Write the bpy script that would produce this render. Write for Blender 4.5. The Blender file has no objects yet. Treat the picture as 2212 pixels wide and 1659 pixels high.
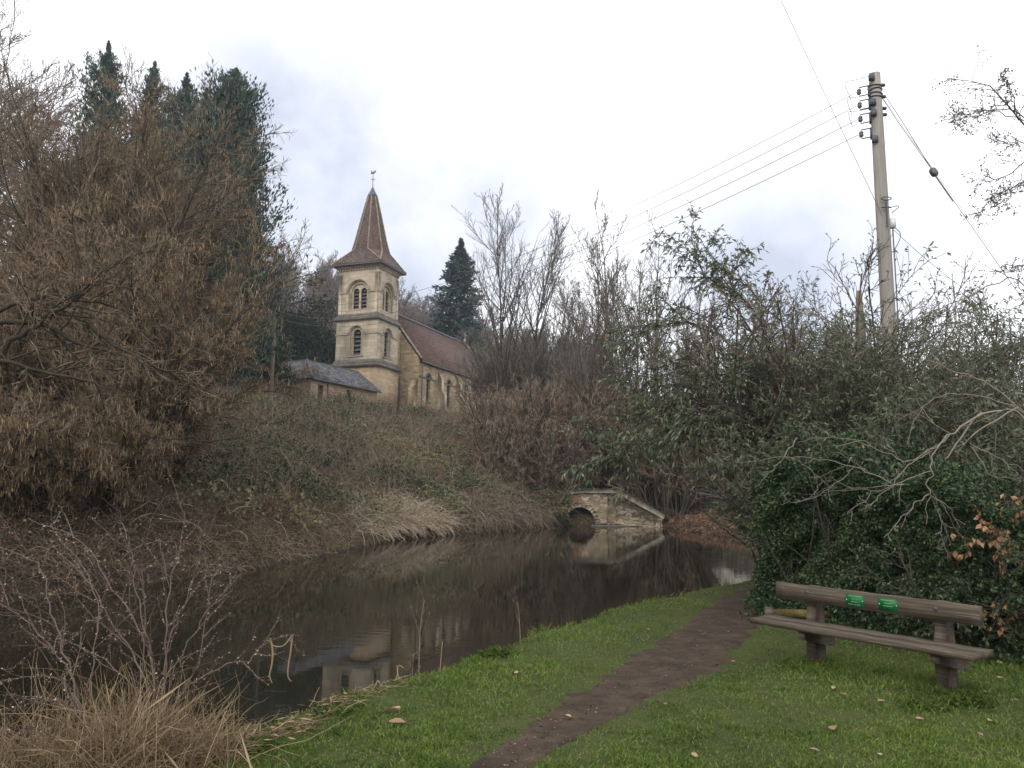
import bpy, math
import numpy as np
from mathutils import Vector
from mathutils.geometry import tessellate_polygon

SC = bpy.context.scene
COL = SC.collection
R_ = math.radians

# ------------------------------------------------------------ camera
F = 1690.0          # focal length in pixels of a 2212 px wide frame
PITCH, ROLL, CAMZ = R_(7.5), 0.010, 1.62
_fw = np.array([0, math.cos(PITCH), math.sin(PITCH)])
_up0 = np.array([0, -math.sin(PITCH), math.cos(PITCH)])
_rt0 = np.array([1.0, 0, 0])
_rt = math.cos(ROLL) * _rt0 + math.sin(ROLL) * _up0
_up = -math.sin(ROLL) * _rt0 + math.cos(ROLL) * _up0
cam_d = bpy.data.cameras.new("camera")
cam_d.sensor_width = 36
cam_d.lens = 36 * F / 2212
cam_d.clip_start = 0.05
cam_d.clip_end = 3000
cam = bpy.data.objects.new("camera", cam_d)
COL.objects.link(cam)
from mathutils import Matrix
cam.matrix_world = Matrix(((_rt[0], _up[0], -_fw[0], 0), (_rt[1], _up[1], -_fw[1], 0),
                           (_rt[2], _up[2], -_fw[2], CAMZ), (0, 0, 0, 1)))
SC.camera = cam

# ------------------------------------------------------------ sky, sun, exposure
SUN_EL, SUN_AZ = R_(38), R_(208)      # azimuth measured clockwise from +Y
w = bpy.data.worlds.new("World")
SC.world = w
w.use_nodes = True
nt = w.node_tree
nt.nodes.clear()
N = nt.nodes.new
L = nt.links.new
out = N("ShaderNodeOutputWorld")
sky = N("ShaderNodeTexSky")
sky.sky_type = 'NISHITA'
sky.sun_disc = False
sky.sun_elevation = SUN_EL
sky.sun_rotation = SUN_AZ
bg1 = N("ShaderNodeBackground")
bg1.inputs[1].default_value = 0.14
L(sky.outputs[0], bg1.inputs[0])
tc = N("ShaderNodeTexCoord")


def dirblob(px, py, inner, outer):
    d = _fw * F + _rt * (px - 1106) + _up * (829.5 - py)
    d /= np.linalg.norm(d)
    dot = N("ShaderNodeVectorMath")
    dot.operation = 'DOT_PRODUCT'
    L(tc.outputs['Generated'], dot.inputs[0])
    dot.inputs[1].default_value = d
    mr = N("ShaderNodeMapRange")
    mr.interpolation_type = 'SMOOTHSTEP'
    mr.inputs[1].default_value = math.cos(R_(outer))
    mr.inputs[2].default_value = math.cos(R_(inner))
    L(dot.outputs['Value'], mr.inputs[0])
    return mr.outputs[0]


noi = N("ShaderNodeTexNoise")
noi.inputs['Scale'].default_value = 4.5
noi.inputs['Detail'].default_value = 7
noi.inputs['Roughness'].default_value = 0.55
L(tc.outputs['Generated'], noi.inputs['Vector'])
nr = N("ShaderNodeMapRange")
nr.inputs[1].default_value = 0.33
nr.inputs[2].default_value = 0.62
L(noi.outputs[0], nr.inputs[0])


def mth(op, a, b):
    m = N("ShaderNodeMath")
    m.operation = op
    m.use_clamp = False
    for i, x in enumerate((a, b)):
        if isinstance(x, (int, float)):
            m.inputs[i].default_value = x
        else:
            L(x, m.inputs[i])
    return m.outputs[0]


b1 = dirblob(640, 520, 3, 19)
b2 = dirblob(1700, 600, 1, 13)
b3 = dirblob(950, 480, 2, 12)
bl = mth('MAXIMUM', mth('MAXIMUM', b1, mth('MULTIPLY', b2, 0.85)), mth('MULTIPLY', b3, 0.8))
grey = mth('MULTIPLY', bl, mth('ADD', mth('MULTIPLY', nr.outputs[0], 0.55), 0.45))
mixc = N("ShaderNodeMix")
mixc.data_type = 'RGBA'
L(grey, mixc.inputs[0])
mixc.inputs[6].default_value = (1.30, 1.31, 1.36, 1)     # bright overcast
mixc.inputs[7].default_value = (0.40, 0.45, 0.575, 1)    # grey-blue cloud base
bg2 = N("ShaderNodeBackground")
bg2.inputs[1].default_value = 1.0
L(mixc.outputs[2], bg2.inputs[0])
hole = dirblob(2200, 30, 0.2, 3.2)
cov = mth('SUBTRACT', 0.93, mth('MULTIPLY', hole, 0.12))
ms = N("ShaderNodeMixShader")
L(cov, ms.inputs[0])
L(bg1.outputs[0], ms.inputs[1])
L(bg2.outputs[0], ms.inputs[2])
L(ms.outputs[0], out.inputs[0])

sun_d = bpy.data.lights.new("sun", 'SUN')
sun_d.energy = 1.3
sun_d.angle = R_(25)
sun_d.color = (1.0, 0.95, 0.88)
sun = bpy.data.objects.new("sun", sun_d)
COL.objects.link(sun)
sv = Vector((math.sin(SUN_AZ) * math.cos(SUN_EL), math.cos(SUN_AZ) * math.cos(SUN_EL), math.sin(SUN_EL)))
sun.rotation_euler = sv.to_track_quat('Z', 'Y').to_euler()

SC.view_settings.view_transform = 'Standard'
SC.view_settings.look = 'None'
SC.view_settings.exposure = 0.36
SC.view_settings.gamma = 1.0
SC.cycles.max_bounces = 6
SC.cycles.diffuse_bounces = 3
SC.cycles.glossy_bounces = 3
SC.cycles.transmission_bounces = 2
SC.cycles.use_fast_gi = False
SC.cycles.caustics_reflective = False
SC.cycles.caustics_refractive = False

# ------------------------------------------------------------ helpers
rng = np.random.default_rng(11)


def ray(px, py):
    d = _fw * F + _rt * (px - 1106) + _up * (829.5 - py)
    return d / d[1]


def at(px, py, y):
    return np.array([0, 0, CAMZ]) + ray(px, py) * y


def norm(a):
    return a / np.maximum(np.linalg.norm(a, axis=-1, keepdims=True), 1e-9)


def smooth(a, b, x):
    t = np.clip((x - a) / (b - a), 0, 1)
    return t * t * (3 - 2 * t)


def wob(x, y, s=1.0, ph=0.0):
    x = np.asarray(x) * s
    y = np.asarray(y) * s
    return (np.sin(x * 1.7 + 1.3 * np.sin(y * 0.9 + ph) + ph) + np.sin(y * 2.1 + 1.1 * np.sin(x * 1.3 - ph) + 2 * ph)
            + 0.5 * np.sin(x * 4.3 + y * 3.1 + ph * 3) + 0.5 * np.sin(y * 4.9 - x * 2.7 + ph)) / 3.0


class Buf:
    """Collects vertices, faces and a per-vertex variation value; becomes one mesh object."""

    def __init__(self):
        self.v, self.t, self.q, self.a, self.n = [], [], [], [], 0
        self.tm, self.qm = [], []

    def add(self, v, tris=None, quads=None, tint=0.5, mat=0):
        v = np.asarray(v, float).reshape(-1, 3)
        self.v.append(v)
        tint = np.broadcast_to(np.asarray(tint, float), (len(v),))
        self.a.append(tint)
        if tris is not None and len(tris):
            tris = np.asarray(tris, int)
            self.t.append(tris + self.n)
            self.tm.append(np.full(len(tris), mat))
        if quads is not None and len(quads):
            quads = np.asarray(quads, int)
            self.q.append(quads + self.n)
            self.qm.append(np.full(len(quads), mat))
        self.n += len(v)

    def mesh(self, name, mats, smooth_=False, origin=None):
        v = np.concatenate(self.v)
        if origin is not None:
            v = v - np.asarray(origin)
        t = np.concatenate(self.t) if self.t else np.zeros((0, 3), int)
        q = np.concatenate(self.q) if self.q else np.zeros((0, 4), int)
        me = bpy.data.meshes.new(name)
        me.vertices.add(len(v))
        me.vertices.foreach_set("co", v.astype(np.float32).ravel())
        me.loops.add(t.size + q.size)
        me.loops.foreach_set("vertex_index", np.concatenate([t.ravel(), q.ravel()]).astype(np.int32))
        me.polygons.add(len(t) + len(q))
        ls = np.concatenate([np.arange(len(t)) * 3, t.size + np.arange(len(q)) * 4])
        me.polygons.foreach_set("loop_start", ls.astype(np.int32))
        mi = np.concatenate([np.concatenate(self.tm) if self.tm else np.zeros(0), np.concatenate(self.qm) if self.qm else np.zeros(0)])
        me.polygons.foreach_set("material_index", mi.astype(np.int32))
        if smooth_:
            me.polygons.foreach_set("use_smooth", np.ones(len(t) + len(q), bool))
        at_ = me.attributes.new("tint", 'FLOAT', 'POINT')
        at_.data.foreach_set("value", np.concatenate(self.a).astype(np.float32))
        for m in (mats if isinstance(mats, (list, tuple)) else [mats]):
            me.materials.append(m)
        me.update(calc_edges=True)
        return me

    def build(self, name, mats, parent=None, smooth_=False, origin=None):
        """origin: world/local point that becomes the object's origin (for parents placed there)."""
        o = bpy.data.objects.new(name, self.mesh(name, mats, smooth_, origin))
        COL.objects.link(o)
        if parent is not None:
            o.parent = parent
        elif origin is not None:
            o.location = origin
        return o

    # ---- shapes
    def tubes(self, P, Rr, sides=3, tint=0.5, mat=0, cap=False):
        P = np.asarray(P, float)
        if len(P) == 0:
            return
        n, k, _ = P.shape
        Rr = np.broadcast_to(np.asarray(Rr, float), (n, k))
        T = norm(np.gradient(P, axis=1))
        ref = np.where(np.abs(T[:, :1, 2:3]) > 0.8, np.array([1.0, 0.13, 0]), np.array([0.1, 0, 1.0]))
        A = norm(np.cross(T, np.broadcast_to(ref, T.shape)))
        B = np.cross(T, A)
        th = np.arange(sides) * 2 * math.pi / sides
        V = P[:, :, None] + Rr[:, :, None, None] * (np.cos(th)[:, None] * A[:, :, None] + np.sin(th)[:, None] * B[:, :, None])
        i = np.arange(n)[:, None, None] * (k * sides)
        j = np.arange(k - 1)[None, :, None] * sides
        s = np.arange(sides)[None, None]
        s2 = (s + 1) % sides
        a = (i + j + s)
        Q = np.stack([a, i + j + s2, i + j + sides + s2, i + j + sides + s], -1).reshape(-1, 4)
        tt = np.asarray(tint, float)
        if tt.ndim == 1:
            tt = np.repeat(tt, k * sides)
        self.add(V.reshape(-1, 3), quads=Q, tint=tt, mat=mat)
        if cap:
            base = self.n - n * k * sides
            for p in range(n):
                for kk in (0, k - 1):
                    o = base + p * k * sides + kk * sides
                    f = [[o, o + m, o + m + 1] for m in range(1, sides - 1)]
                    self.t.append(np.array(f))
                    self.tm.append(np.full(len(f), mat))

    def leaves(self, p, d, ln, wd, tint=0.5, mat=0, nrm=None, fold=0.25, droop=0.0, rs=None):
        p = np.asarray(p, float)
        n = len(p)
        if n == 0:
            return
        rs = rs or rng
        d = norm(d)
        ln = np.broadcast_to(np.asarray(ln, float), (n,))[:, None]
        wd = np.broadcast_to(np.asarray(wd, float), (n,))[:, None]
        if nrm is None:
            nrm = rs.normal(size=(n, 3)) + np.array([0, 0, 0.8])
        s = norm(np.cross(d, nrm))
        u = np.cross(s, d)
        mid = p + d * ln * 0.45 + u * wd * fold
        V = np.stack([p, mid + s * wd * 0.5, p + d * ln - np.array([0, 0, 1.0]) * ln * droop, mid - s * wd * 0.5], 1)
        b = np.arange(n)[:, None] * 4
        Tt = np.concatenate([b + np.array([0, 1, 2]), b + np.array([0, 2, 3])])
        tt = np.asarray(tint, float)
        if tt.ndim == 1:
            tt = np.repeat(tt, 4)
        self.add(V.reshape(-1, 3), tris=Tt, tint=tt, mat=mat)

    def box(self, c, size, rot=0.0, tint=0.5, mat=0, taper=1.0):
        c = np.asarray(c, float)
        hx, hy, hz = np.asarray(size, float) / 2
        v = np.array([[-hx, -hy, -hz], [hx, -hy, -hz], [hx, hy, -hz], [-hx, hy, -hz],
                      [-hx * taper, -hy * taper, hz], [hx * taper, -hy * taper, hz], [hx * taper, hy * taper, hz], [-hx * taper, hy * taper, hz]])
        if rot:
            cr, sr = math.cos(rot), math.sin(rot)
            v = np.stack([v[:, 0] * cr - v[:, 1] * sr, v[:, 0] * sr + v[:, 1] * cr, v[:, 2]], -1)
        self.add(v + c, quads=[[0, 3, 2, 1], [4, 5, 6, 7], [0, 1, 5, 4], [1, 2, 6, 5], [2, 3, 7, 6], [3, 0, 4, 7]], tint=tint, mat=mat)

    def hexa(self, v8, tint=0.5, mat=0):
        self.add(v8, quads=[[0, 3, 2, 1], [4, 5, 6, 7], [0, 1, 5, 4], [1, 2, 6, 5], [2, 3, 7, 6], [3, 0, 4, 7]], tint=tint, mat=mat)

    def prism(self, poly2, f, depth_vec, tint=0.5, mat=0):
        """poly2: outline in 2D; f maps 2D to 3D; extruded by depth_vec."""
        p = np.array([f(*q) for q in poly2])
        n = len(p)
        tri = np.array(tessellate_polygon([[Vector((q[0], q[1], 0)) for q in poly2]]))
        V = np.concatenate([p, p + np.asarray(depth_vec)])
        Q = [[i, (i + 1) % n, n + (i + 1) % n, n + i] for i in range(n)]
        self.add(V, tris=np.concatenate([tri, tri[:, ::-1] + n]), quads=Q, tint=tint, mat=mat)

    def panel(self, outer, holes, f, inward, depth, mat=0, tint=0.5):
        """flat wall face with holes and reveals going `inward` by depth."""
        loops = [outer] + holes
        tri = tessellate_polygon([[Vector((q[0], q[1], 0)) for q in lp] for lp in loops])
        pts = np.array([f(*q) for lp in loops for q in lp])
        self.add(pts, tris=np.array(tri), tint=tint, mat=mat)
        for h in holes:
            p = np.array([f(*q) for q in h])
            n = len(p)
            self.add(np.concatenate([p, p + np.asarray(inward) * depth]),
                     quads=[[i, (i + 1) % n, n + (i + 1) % n, n + i] for i in range(n)], tint=tint, mat=mat)


def empty(name, loc, label, cat, group=None, rz=0.0):
    o = bpy.data.objects.new(name, None)
    o.empty_display_size = 0.2
    COL.objects.link(o)
    o.location = loc
    o.rotation_euler = (0, 0, rz)
    o['label'] = label
    o['category'] = cat
    if group:
        o['group'] = group
    return o


def tag(o, label, cat, group=None, kind=None):
    o['label'] = label
    o['category'] = cat
    if group:
        o['group'] = group
    if kind:
        o['kind'] = kind
    return o


def copy_thing(root, loc, rz=0.0, scale=(1, 1, 1), label=None):
    r = root.copy()
    COL.objects.link(r)
    r.location = loc
    r.rotation_euler = (0, 0, rz)
    r.scale = scale
    if label:
        r['label'] = label
    for ch in list(root.children):
        c = ch.copy()
        COL.objects.link(c)
        c.parent = r
        for g in list(ch.children):
            d = g.copy()
            COL.objects.link(d)
            d.parent = c
    return r


# ------------------------------------------------------------ materials
def new_mat(name):
    m = bpy.data.materials.new(name)
    m.use_nodes = True
    t = m.node_tree
    return m, t, t.nodes["Principled BSDF"]


def ramp_set(r, stops):
    els = r.color_ramp.elements
    while len(els) < len(stops):
        els.new(0.5)
    for e, (p, c) in zip(els, stops):
        e.position = p
        e.color = (*c, 1)


def tint_mat(name, stops, rough=0.7, spec=0.3, transl=0.0, noise=0.0, nscale=3.0, bump=0.0):
    m, t, b = new_mat(name)
    a = t.nodes.new("ShaderNodeAttribute")
    a.attribute_name = "tint"
    r = t.nodes.new("ShaderNodeValToRGB")
    ramp_set(r, stops)
    src = a.outputs['Fac']
    if noise:
        nz = t.nodes.new("ShaderNodeTexNoise")
        nz.inputs['Scale'].default_value = nscale
        nz.inputs['Detail'].default_value = 9
        nz.inputs['Roughness'].default_value = 0.72
        tcn = t.nodes.new("ShaderNodeTexCoord")
        t.links.new(tcn.outputs['Object'], nz.inputs['Vector'])
        ma = t.nodes.new("ShaderNodeMath")
        ma.operation = 'MULTIPLY_ADD'
        t.links.new(nz.outputs[0], ma.inputs[0])
        ma.inputs[1].default_value = noise * 2
        ad = t.nodes.new("ShaderNodeMath")
        ad.operation = 'SUBTRACT'
        t.links.new(src, ad.inputs[0])
        ad.inputs[1].default_value = noise
        t.links.new(ad.outputs[0], ma.inputs[2])
        src = ma.outputs[0]
        if bump:
            bp = t.nodes.new("ShaderNodeBump")
            bp.inputs['Strength'].default_value = bump
            bp.inputs['Distance'].default_value = 0.04
            t.links.new(nz.outputs[0], bp.inputs['Height'])
            t.links.new(bp.outputs[0], b.inputs['Normal'])
    t.links.new(src, r.inputs[0])
    t.links.new(r.outputs[0], b.inputs['Base Color'])
    b.inputs['Roughness'].default_value = rough
    b.inputs['Specular IOR Level'].default_value = spec
    if transl:
        tr = t.nodes.new("ShaderNodeBsdfTranslucent")
        t.links.new(r.outputs[0], tr.inputs[0])
        mx = t.nodes.new("ShaderNodeMixShader")
        mx.inputs[0].default_value = transl
        o = t.nodes["Material Output"]
        t.links.new(b.outputs[0], mx.inputs[1])
        t.links.new(tr.outputs[0], mx.inputs[2])
        t.links.new(mx.outputs[0], o.inputs[0])
    return m


def noise_mat(name, stops, scale=4.0, detail=8, rough=0.85, spec=0.25, bump=0.0, bdist=0.05, bscale=None, stretch=(1, 1, 1), distort=0.0):
    m, t, b = new_mat(name)
    tcn = t.nodes.new("ShaderNodeTexCoord")
    mp = t.nodes.new("ShaderNodeMapping")
    mp.inputs['Scale'].default_value = stretch
    t.links.new(tcn.outputs['Object'], mp.inputs['Vector'])
    nz = t.nodes.new("ShaderNodeTexNoise")
    nz.inputs['Scale'].default_value = scale
    nz.inputs['Detail'].default_value = detail
    nz.inputs['Roughness'].default_value = 0.65
    nz.inputs['Distortion'].default_value = distort
    t.links.new(mp.outputs[0], nz.inputs['Vector'])
    r = t.nodes.new("ShaderNodeValToRGB")
    ramp_set(r, stops)
    t.links.new(nz.outputs[0], r.inputs[0])
    t.links.new(r.outputs[0], b.inputs['Base Color'])
    b.inputs['Roughness'].default_value = rough
    b.inputs['Specular IOR Level'].default_value = spec
    if bump:
        n2 = t.nodes.new("ShaderNodeTexNoise")
        n2.inputs['Scale'].default_value = bscale or scale * 4
        n2.inputs['Detail'].default_value = 8
        t.links.new(mp.outputs[0], n2.inputs['Vector'])
        bp = t.nodes.new("ShaderNodeBump")
        bp.inputs['Strength'].default_value = bump
        bp.inputs['Distance'].default_value = bdist
        t.links.new(n2.outputs[0], bp.inputs['Height'])
        t.links.new(bp.outputs[0], b.inputs['Normal'])
    return m


def stone_mat(name, stops, mortar, bw, bh, msize=0.02, stain=((0.1, 0.09, 0.075), 0.5), nscale=0.9, bump=0.4, contrast=0.6, squash=1.0, sstain=(1, 1, 0.35), warp=0.25):
    """coursed stone: brick pattern on (x+y, z) of the object's own axes, noise blotches and dark weathering stains."""
    m, t, b = new_mat(name)
    n = t.nodes.new
    l = t.links.new
    tcn = n("ShaderNodeTexCoord")
    sp = n("ShaderNodeSeparateXYZ")
    l(tcn.outputs['Object'], sp.inputs[0])
    ad = n("ShaderNodeMath")
    ad.operation = 'ADD'
    l(sp.outputs[0], ad.inputs[0])
    l(sp.outputs[1], ad.inputs[1])
    cb = n("ShaderNodeCombineXYZ")
    l(ad.outputs[0], cb.inputs[0])
    l(sp.outputs[2], cb.inputs[1])
    wz = n("ShaderNodeTexNoise")
    wz.inputs['Scale'].default_value = 1.8 / bh * 0.3
    l(tcn.outputs['Object'], wz.inputs['Vector'])
    sc_ = n("ShaderNodeVectorMath")
    sc_.operation = 'MULTIPLY_ADD'
    l(wz.outputs['Color'], sc_.inputs[0])
    sc_.inputs[1].default_value = (bh * warp, bh * warp, 0)
    l(cb.outputs[0], sc_.inputs[2])
    br = n("ShaderNodeTexBrick")
    br.inputs['Scale'].default_value = 1
    br.inputs['Brick Width'].default_value = bw
    br.inputs['Row Height'].default_value = bh
    br.inputs['Mortar Size'].default_value = msize
    br.inputs['Mortar Smooth'].default_value = 0.4
    br.inputs['Color1'].default_value = (0, 0, 0, 1)
    br.inputs['Color2'].default_value = (1, 1, 1, 1)
    br.inputs['Mortar'].default_value = (0.5, 0.5, 0.5, 1)
    br.squash = squash
    l(sc_.outputs[0], br.inputs['Vector'])
    nz = n("ShaderNodeTexNoise")
    nz.inputs['Scale'].default_value = nscale
    nz.inputs['Detail'].default_value = 9
    nz.inputs['Roughness'].default_value = 0.7
    l(tcn.outputs['Object'], nz.inputs['Vector'])
    mx = n("ShaderNodeMix")
    mx.data_type = 'FLOAT'
    mx.inputs[0].default_value = contrast
    l(nz.outputs[0], mx.inputs[2])
    l(br.outputs['Color'], mx.inputs[3])
    rp = n("ShaderNodeValToRGB")
    ramp_set(rp, stops)
    l(mx.outputs[0], rp.inputs[0])
    mm = n("ShaderNodeMix")
    mm.data_type = 'RGBA'
    l(br.outputs['Fac'], mm.inputs[0])
    l(rp.outputs[0], mm.inputs[6])
    mm.inputs[7].default_value = (*mortar, 1)
    n3 = n("ShaderNodeTexNoise")
    n3.inputs['Scale'].default_value = nscale * 0.9
    n3.inputs['Detail'].default_value = 6
    mp = n("ShaderNodeMapping")
    mp.inputs['Scale'].default_value = sstain
    mp.inputs['Location'].default_value = (7, 3, 5)
    l(tcn.outputs['Object'], mp.inputs[0])
    l(mp.outputs[0], n3.inputs['Vector'])
    mr = n("ShaderNodeMapRange")
    mr.inputs[1].default_value = 0.5
    mr.inputs[2].default_value = 0.68
    mr.inputs[4].default_value = stain[1]
    l(n3.outputs[0], mr.inputs[0])
    m2 = n("ShaderNodeMix")
    m2.data_type = 'RGBA'
    l(mr.outputs[0], m2.inputs[0])
    l(mm.outputs[2], m2.inputs[6])
    m2.inputs[7].default_value = (*stain[0], 1)
    l(m2.outputs[2], b.inputs['Base Color'])
    b.inputs['Roughness'].default_value = 0.9
    b.inputs['Specular IOR Level'].default_value = 0.2
    bp = n("ShaderNodeBump")
    bp.inputs['Strength'].default_value = bump
    bp.inputs['Distance'].default_value = 0.03
    sb = n("ShaderNodeMath")
    sb.operation = 'SUBTRACT'
    l(nz.outputs[0], sb.inputs[0])
    l(br.outputs['Fac'], sb.inputs[1])
    l(sb.outputs[0], bp.inputs['Height'])
    l(bp.outputs[0], b.inputs['Normal'])
    return m


M = {}
M['bark'] = noise_mat("bark", [(0.3, (0.035, 0.028, 0.02)), (0.7, (0.10, 0.085, 0.065))], scale=6, bump=0.6, stretch=(3, 3, 0.6))
M['bark_pale'] = noise_mat("bark_pale", [(0.3, (0.085, 0.075, 0.055)), (0.7, (0.18, 0.16, 0.125))], scale=5, bump=0.4, stretch=(2, 2, 0.6))
M['twig'] = tint_mat("twig", [(0, (0.06, 0.05, 0.038)), (0.5, (0.13, 0.105, 0.08)), (1, (0.25, 0.21, 0.165))], 0.8)
M['twig_dark'] = tint_mat("twig_dark", [(0, (0.06, 0.052, 0.042)), (0.5, (0.11, 0.096, 0.078)), (1, (0.18, 0.16, 0.13))], 0.85)
M['twig_hazel'] = tint_mat("twig_hazel", [(0, (0.075, 0.054, 0.034)), (0.5, (0.16, 0.115, 0.072)), (1, (0.28, 0.21, 0.135))], 0.8)
M['twig_far'] = tint_mat("twig_far", [(0, (0.10, 0.082, 0.068)), (0.5, (0.15, 0.125, 0.105)), (1, (0.22, 0.19, 0.16))], 0.85)
M['twig_red'] = tint_mat("twig_red", [(0, (0.11, 0.08, 0.056)), (0.5, (0.21, 0.152, 0.106)), (1, (0.32, 0.25, 0.18))], 0.8)
M['twig_pale'] = tint_mat("twig_pale", [(0, (0.10, 0.082, 0.062)), (0.5, (0.20, 0.17, 0.135)), (1, (0.30, 0.265, 0.22))], 0.75, noise=0.2, nscale=12)
M['twig_rose'] = tint_mat("twig_rose", [(0, (0.045, 0.028, 0.022)), (0.55, (0.10, 0.066, 0.052)), (0.8, (0.20, 0.15, 0.118)), (1, (0.46, 0.38, 0.31))], 0.7, noise=0.15, nscale=20)
M['bramble_stem'] = tint_mat("bramble_stem", [(0, (0.07, 0.045, 0.030)), (0.5, (0.145, 0.098, 0.064)), (0.8, (0.23, 0.165, 0.112)), (1, (0.34, 0.27, 0.19))], 0.8)
M['catkin'] = tint_mat("catkin", [(0, (0.22, 0.145, 0.075)), (0.5, (0.33, 0.225, 0.115)), (1, (0.47, 0.34, 0.18))], 0.8, transl=0.15)
M['conifer'] = tint_mat("conifer", [(0, (0.018, 0.034, 0.026)), (0.5, (0.040, 0.068, 0.050)), (1, (0.075, 0.11, 0.078))], 0.65, 0.3)
M['spruce'] = tint_mat("spruce", [(0, (0.022, 0.042, 0.040)), (0.5, (0.045, 0.080, 0.074)), (1, (0.08, 0.13, 0.115))], 0.65, 0.3)
M['yew'] = tint_mat("yew", [(0, (0.012, 0.020, 0.013)), (0.5, (0.026, 0.038, 0.024)), (1, (0.045, 0.056, 0.033))], 0.95, 0.05)
M['holly'] = tint_mat("holly", [(0, (0.016, 0.034, 0.014)), (0.5, (0.035, 0.065, 0.026)), (1, (0.08, 0.12, 0.05))], 0.45, 0.5, 0.1)
M['hedge'] = tint_mat("hedge_leaf", [(0, (0.014, 0.030, 0.012)), (0.5, (0.034, 0.066, 0.023)), (0.85, (0.075, 0.115, 0.038)), (1, (0.16, 0.17, 0.06))], 0.42, 0.35, 0.12)
M['willow_leaf'] = tint_mat("long_leaf", [(0, (0.05, 0.072, 0.036)), (0.5, (0.118, 0.150, 0.080)), (0.86, (0.17, 0.195, 0.12)), (0.93, (0.22, 0.15, 0.08)), (1, (0.26, 0.13, 0.06))], 0.5, 0.4, 0.2)
M['bramble'] = tint_mat("bramble_leaf", [(0, (0.035, 0.052, 0.024)), (0.45, (0.085, 0.105, 0.05)), (0.75, (0.15, 0.16, 0.075)), (0.9, (0.24, 0.21, 0.085)), (1, (0.20, 0.125, 0.075))], 0.6, 0.35, 0.1)
M['dead_grass'] = tint_mat("dead_grass", [(0, (0.12, 0.082, 0.046)), (0.5, (0.27, 0.195, 0.115)), (1, (0.48, 0.37, 0.23))], 0.85, 0.2, 0.15)
M['copper'] = tint_mat("copper_leaf", [(0, (0.15, 0.072, 0.036)), (0.5, (0.27, 0.14, 0.070)), (1, (0.38, 0.23, 0.125))], 0.6, 0.3, 0.2)
M['litter_pale'] = tint_mat("dry_leaf", [(0, (0.17, 0.10, 0.06)), (0.5, (0.30, 0.20, 0.13)), (1, (0.42, 0.31, 0.21))], 0.8, 0.2, 0.1)
M['straw'] = tint_mat("straw", [(0, (0.30, 0.235, 0.16)), (0.5, (0.48, 0.39, 0.28)), (1, (0.62, 0.53, 0.40))], 0.85, 0.2, 0.15)
M['litter'] = tint_mat("leaf_litter", [(0, (0.06, 0.033, 0.02)), (0.5, (0.14, 0.08, 0.048)), (1, (0.28, 0.18, 0.11))], 0.85, 0.2)
M['grass'] = tint_mat("grass_blade", [(0, (0.034, 0.058, 0.012)), (0.5, (0.100, 0.162, 0.023)), (0.85, (0.19, 0.255, 0.046)), (0.93, (0.17, 0.14, 0.07)), (1, (0.24, 0.185, 0.11))], 0.6, 0.3, 0.25)
M['wood'] = noise_mat("weathered_wood", [(0.25, (0.030, 0.023, 0.016)), (0.46, (0.068, 0.052, 0.037)), (0.6, (0.11, 0.087, 0.064)), (0.75, (0.24, 0.205, 0.165))], scale=3.0, detail=10, bump=0.2, bdist=0.003, stretch=(0.7, 24, 24), rough=0.85, bscale=5, distort=.35)
M['pole'] = noise_mat("pole_wood", [(0.25, (0.18, 0.165, 0.14)), (0.5, (0.275, 0.255, 0.225)), (0.8, (0.35, 0.33, 0.295))], scale=5, bump=0.3, stretch=(6, 6, 0.35))
M['pole_brown'] = noise_mat("pole_brown", [(0.25, (0.11, 0.08, 0.06)), (0.8, (0.24, 0.19, 0.15))], scale=5, bump=0.3, stretch=(6, 6, 0.35))
M['metal'] = noise_mat("dark_metal", [(0.3, (0.05, 0.055, 0.065)), (0.7, (0.10, 0.105, 0.115))], scale=20, rough=0.5)
M['porcelain'] = noise_mat("insulator_glaze", [(0.3, (0.06, 0.045, 0.04)), (0.7, (0.09, 0.07, 0.06))], scale=12, rough=0.25, spec=0.5)
M['wire'] = noise_mat("wire", [(0.3, (0.11, 0.11, 0.115)), (0.7, (0.17, 0.17, 0.17))], scale=9, rough=0.6)
M['white_plastic'] = noise_mat("pale_plastic", [(0.3, (0.55, 0.55, 0.54)), (0.7, (0.65, 0.65, 0.63))], scale=9, rough=0.5)
M['slate'] = stone_mat("slate", [(0.2, (0.06, 0.06, 0.065)), (0.5, (0.115, 0.115, 0.125)), (0.8, (0.19, 0.185, 0.185))], (0.05, 0.05, 0.055), 0.35, 0.16, 0.012, ((0.15, 0.13, 0.12), 0.35), bump=0.25)
M['tile'] = stone_mat("clay_tile", [(0.2, (0.07, 0.042, 0.034)), (0.5, (0.108, 0.062, 0.050)), (0.8, (0.155, 0.092, 0.072))], (0.06, 0.038, 0.03), 0.25, 0.14, 0.012, ((0.10, 0.08, 0.065), 0.55), bump=0.25)
M['tile_spire'] = stone_mat("spire_tile", [(0.2, (0.058, 0.044, 0.040)), (0.5, (0.085, 0.063, 0.056)), (0.8, (0.13, 0.10, 0.088))], (0.065, 0.047, 0.04), 0.22, 0.14, 0.012, ((0.21, 0.10, 0.055), 0.35), bump=0.25, nscale=0.7)
M['ashlar'] = stone_mat("ashlar", [(0.2, (0.31, 0.255, 0.18)), (0.5, (0.44, 0.37, 0.27)), (0.8, (0.55, 0.475, 0.365))], (0.32, 0.27, 0.20), 0.75, 0.30, 0.014, ((0.17, 0.145, 0.11), 0.75), nscale=0.9, bump=0.25, contrast=0.35)
M['rubble'] = stone_mat("nave_stone", [(0.2, (0.25, 0.18, 0.105)), (0.5, (0.38, 0.285, 0.17)), (0.8, (0.50, 0.41, 0.28))], (0.25, 0.20, 0.14), 0.5, 0.2, 0.018, ((0.15, 0.12, 0.09), 0.6), nscale=0.9, bump=0.35, contrast=0.45)
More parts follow.
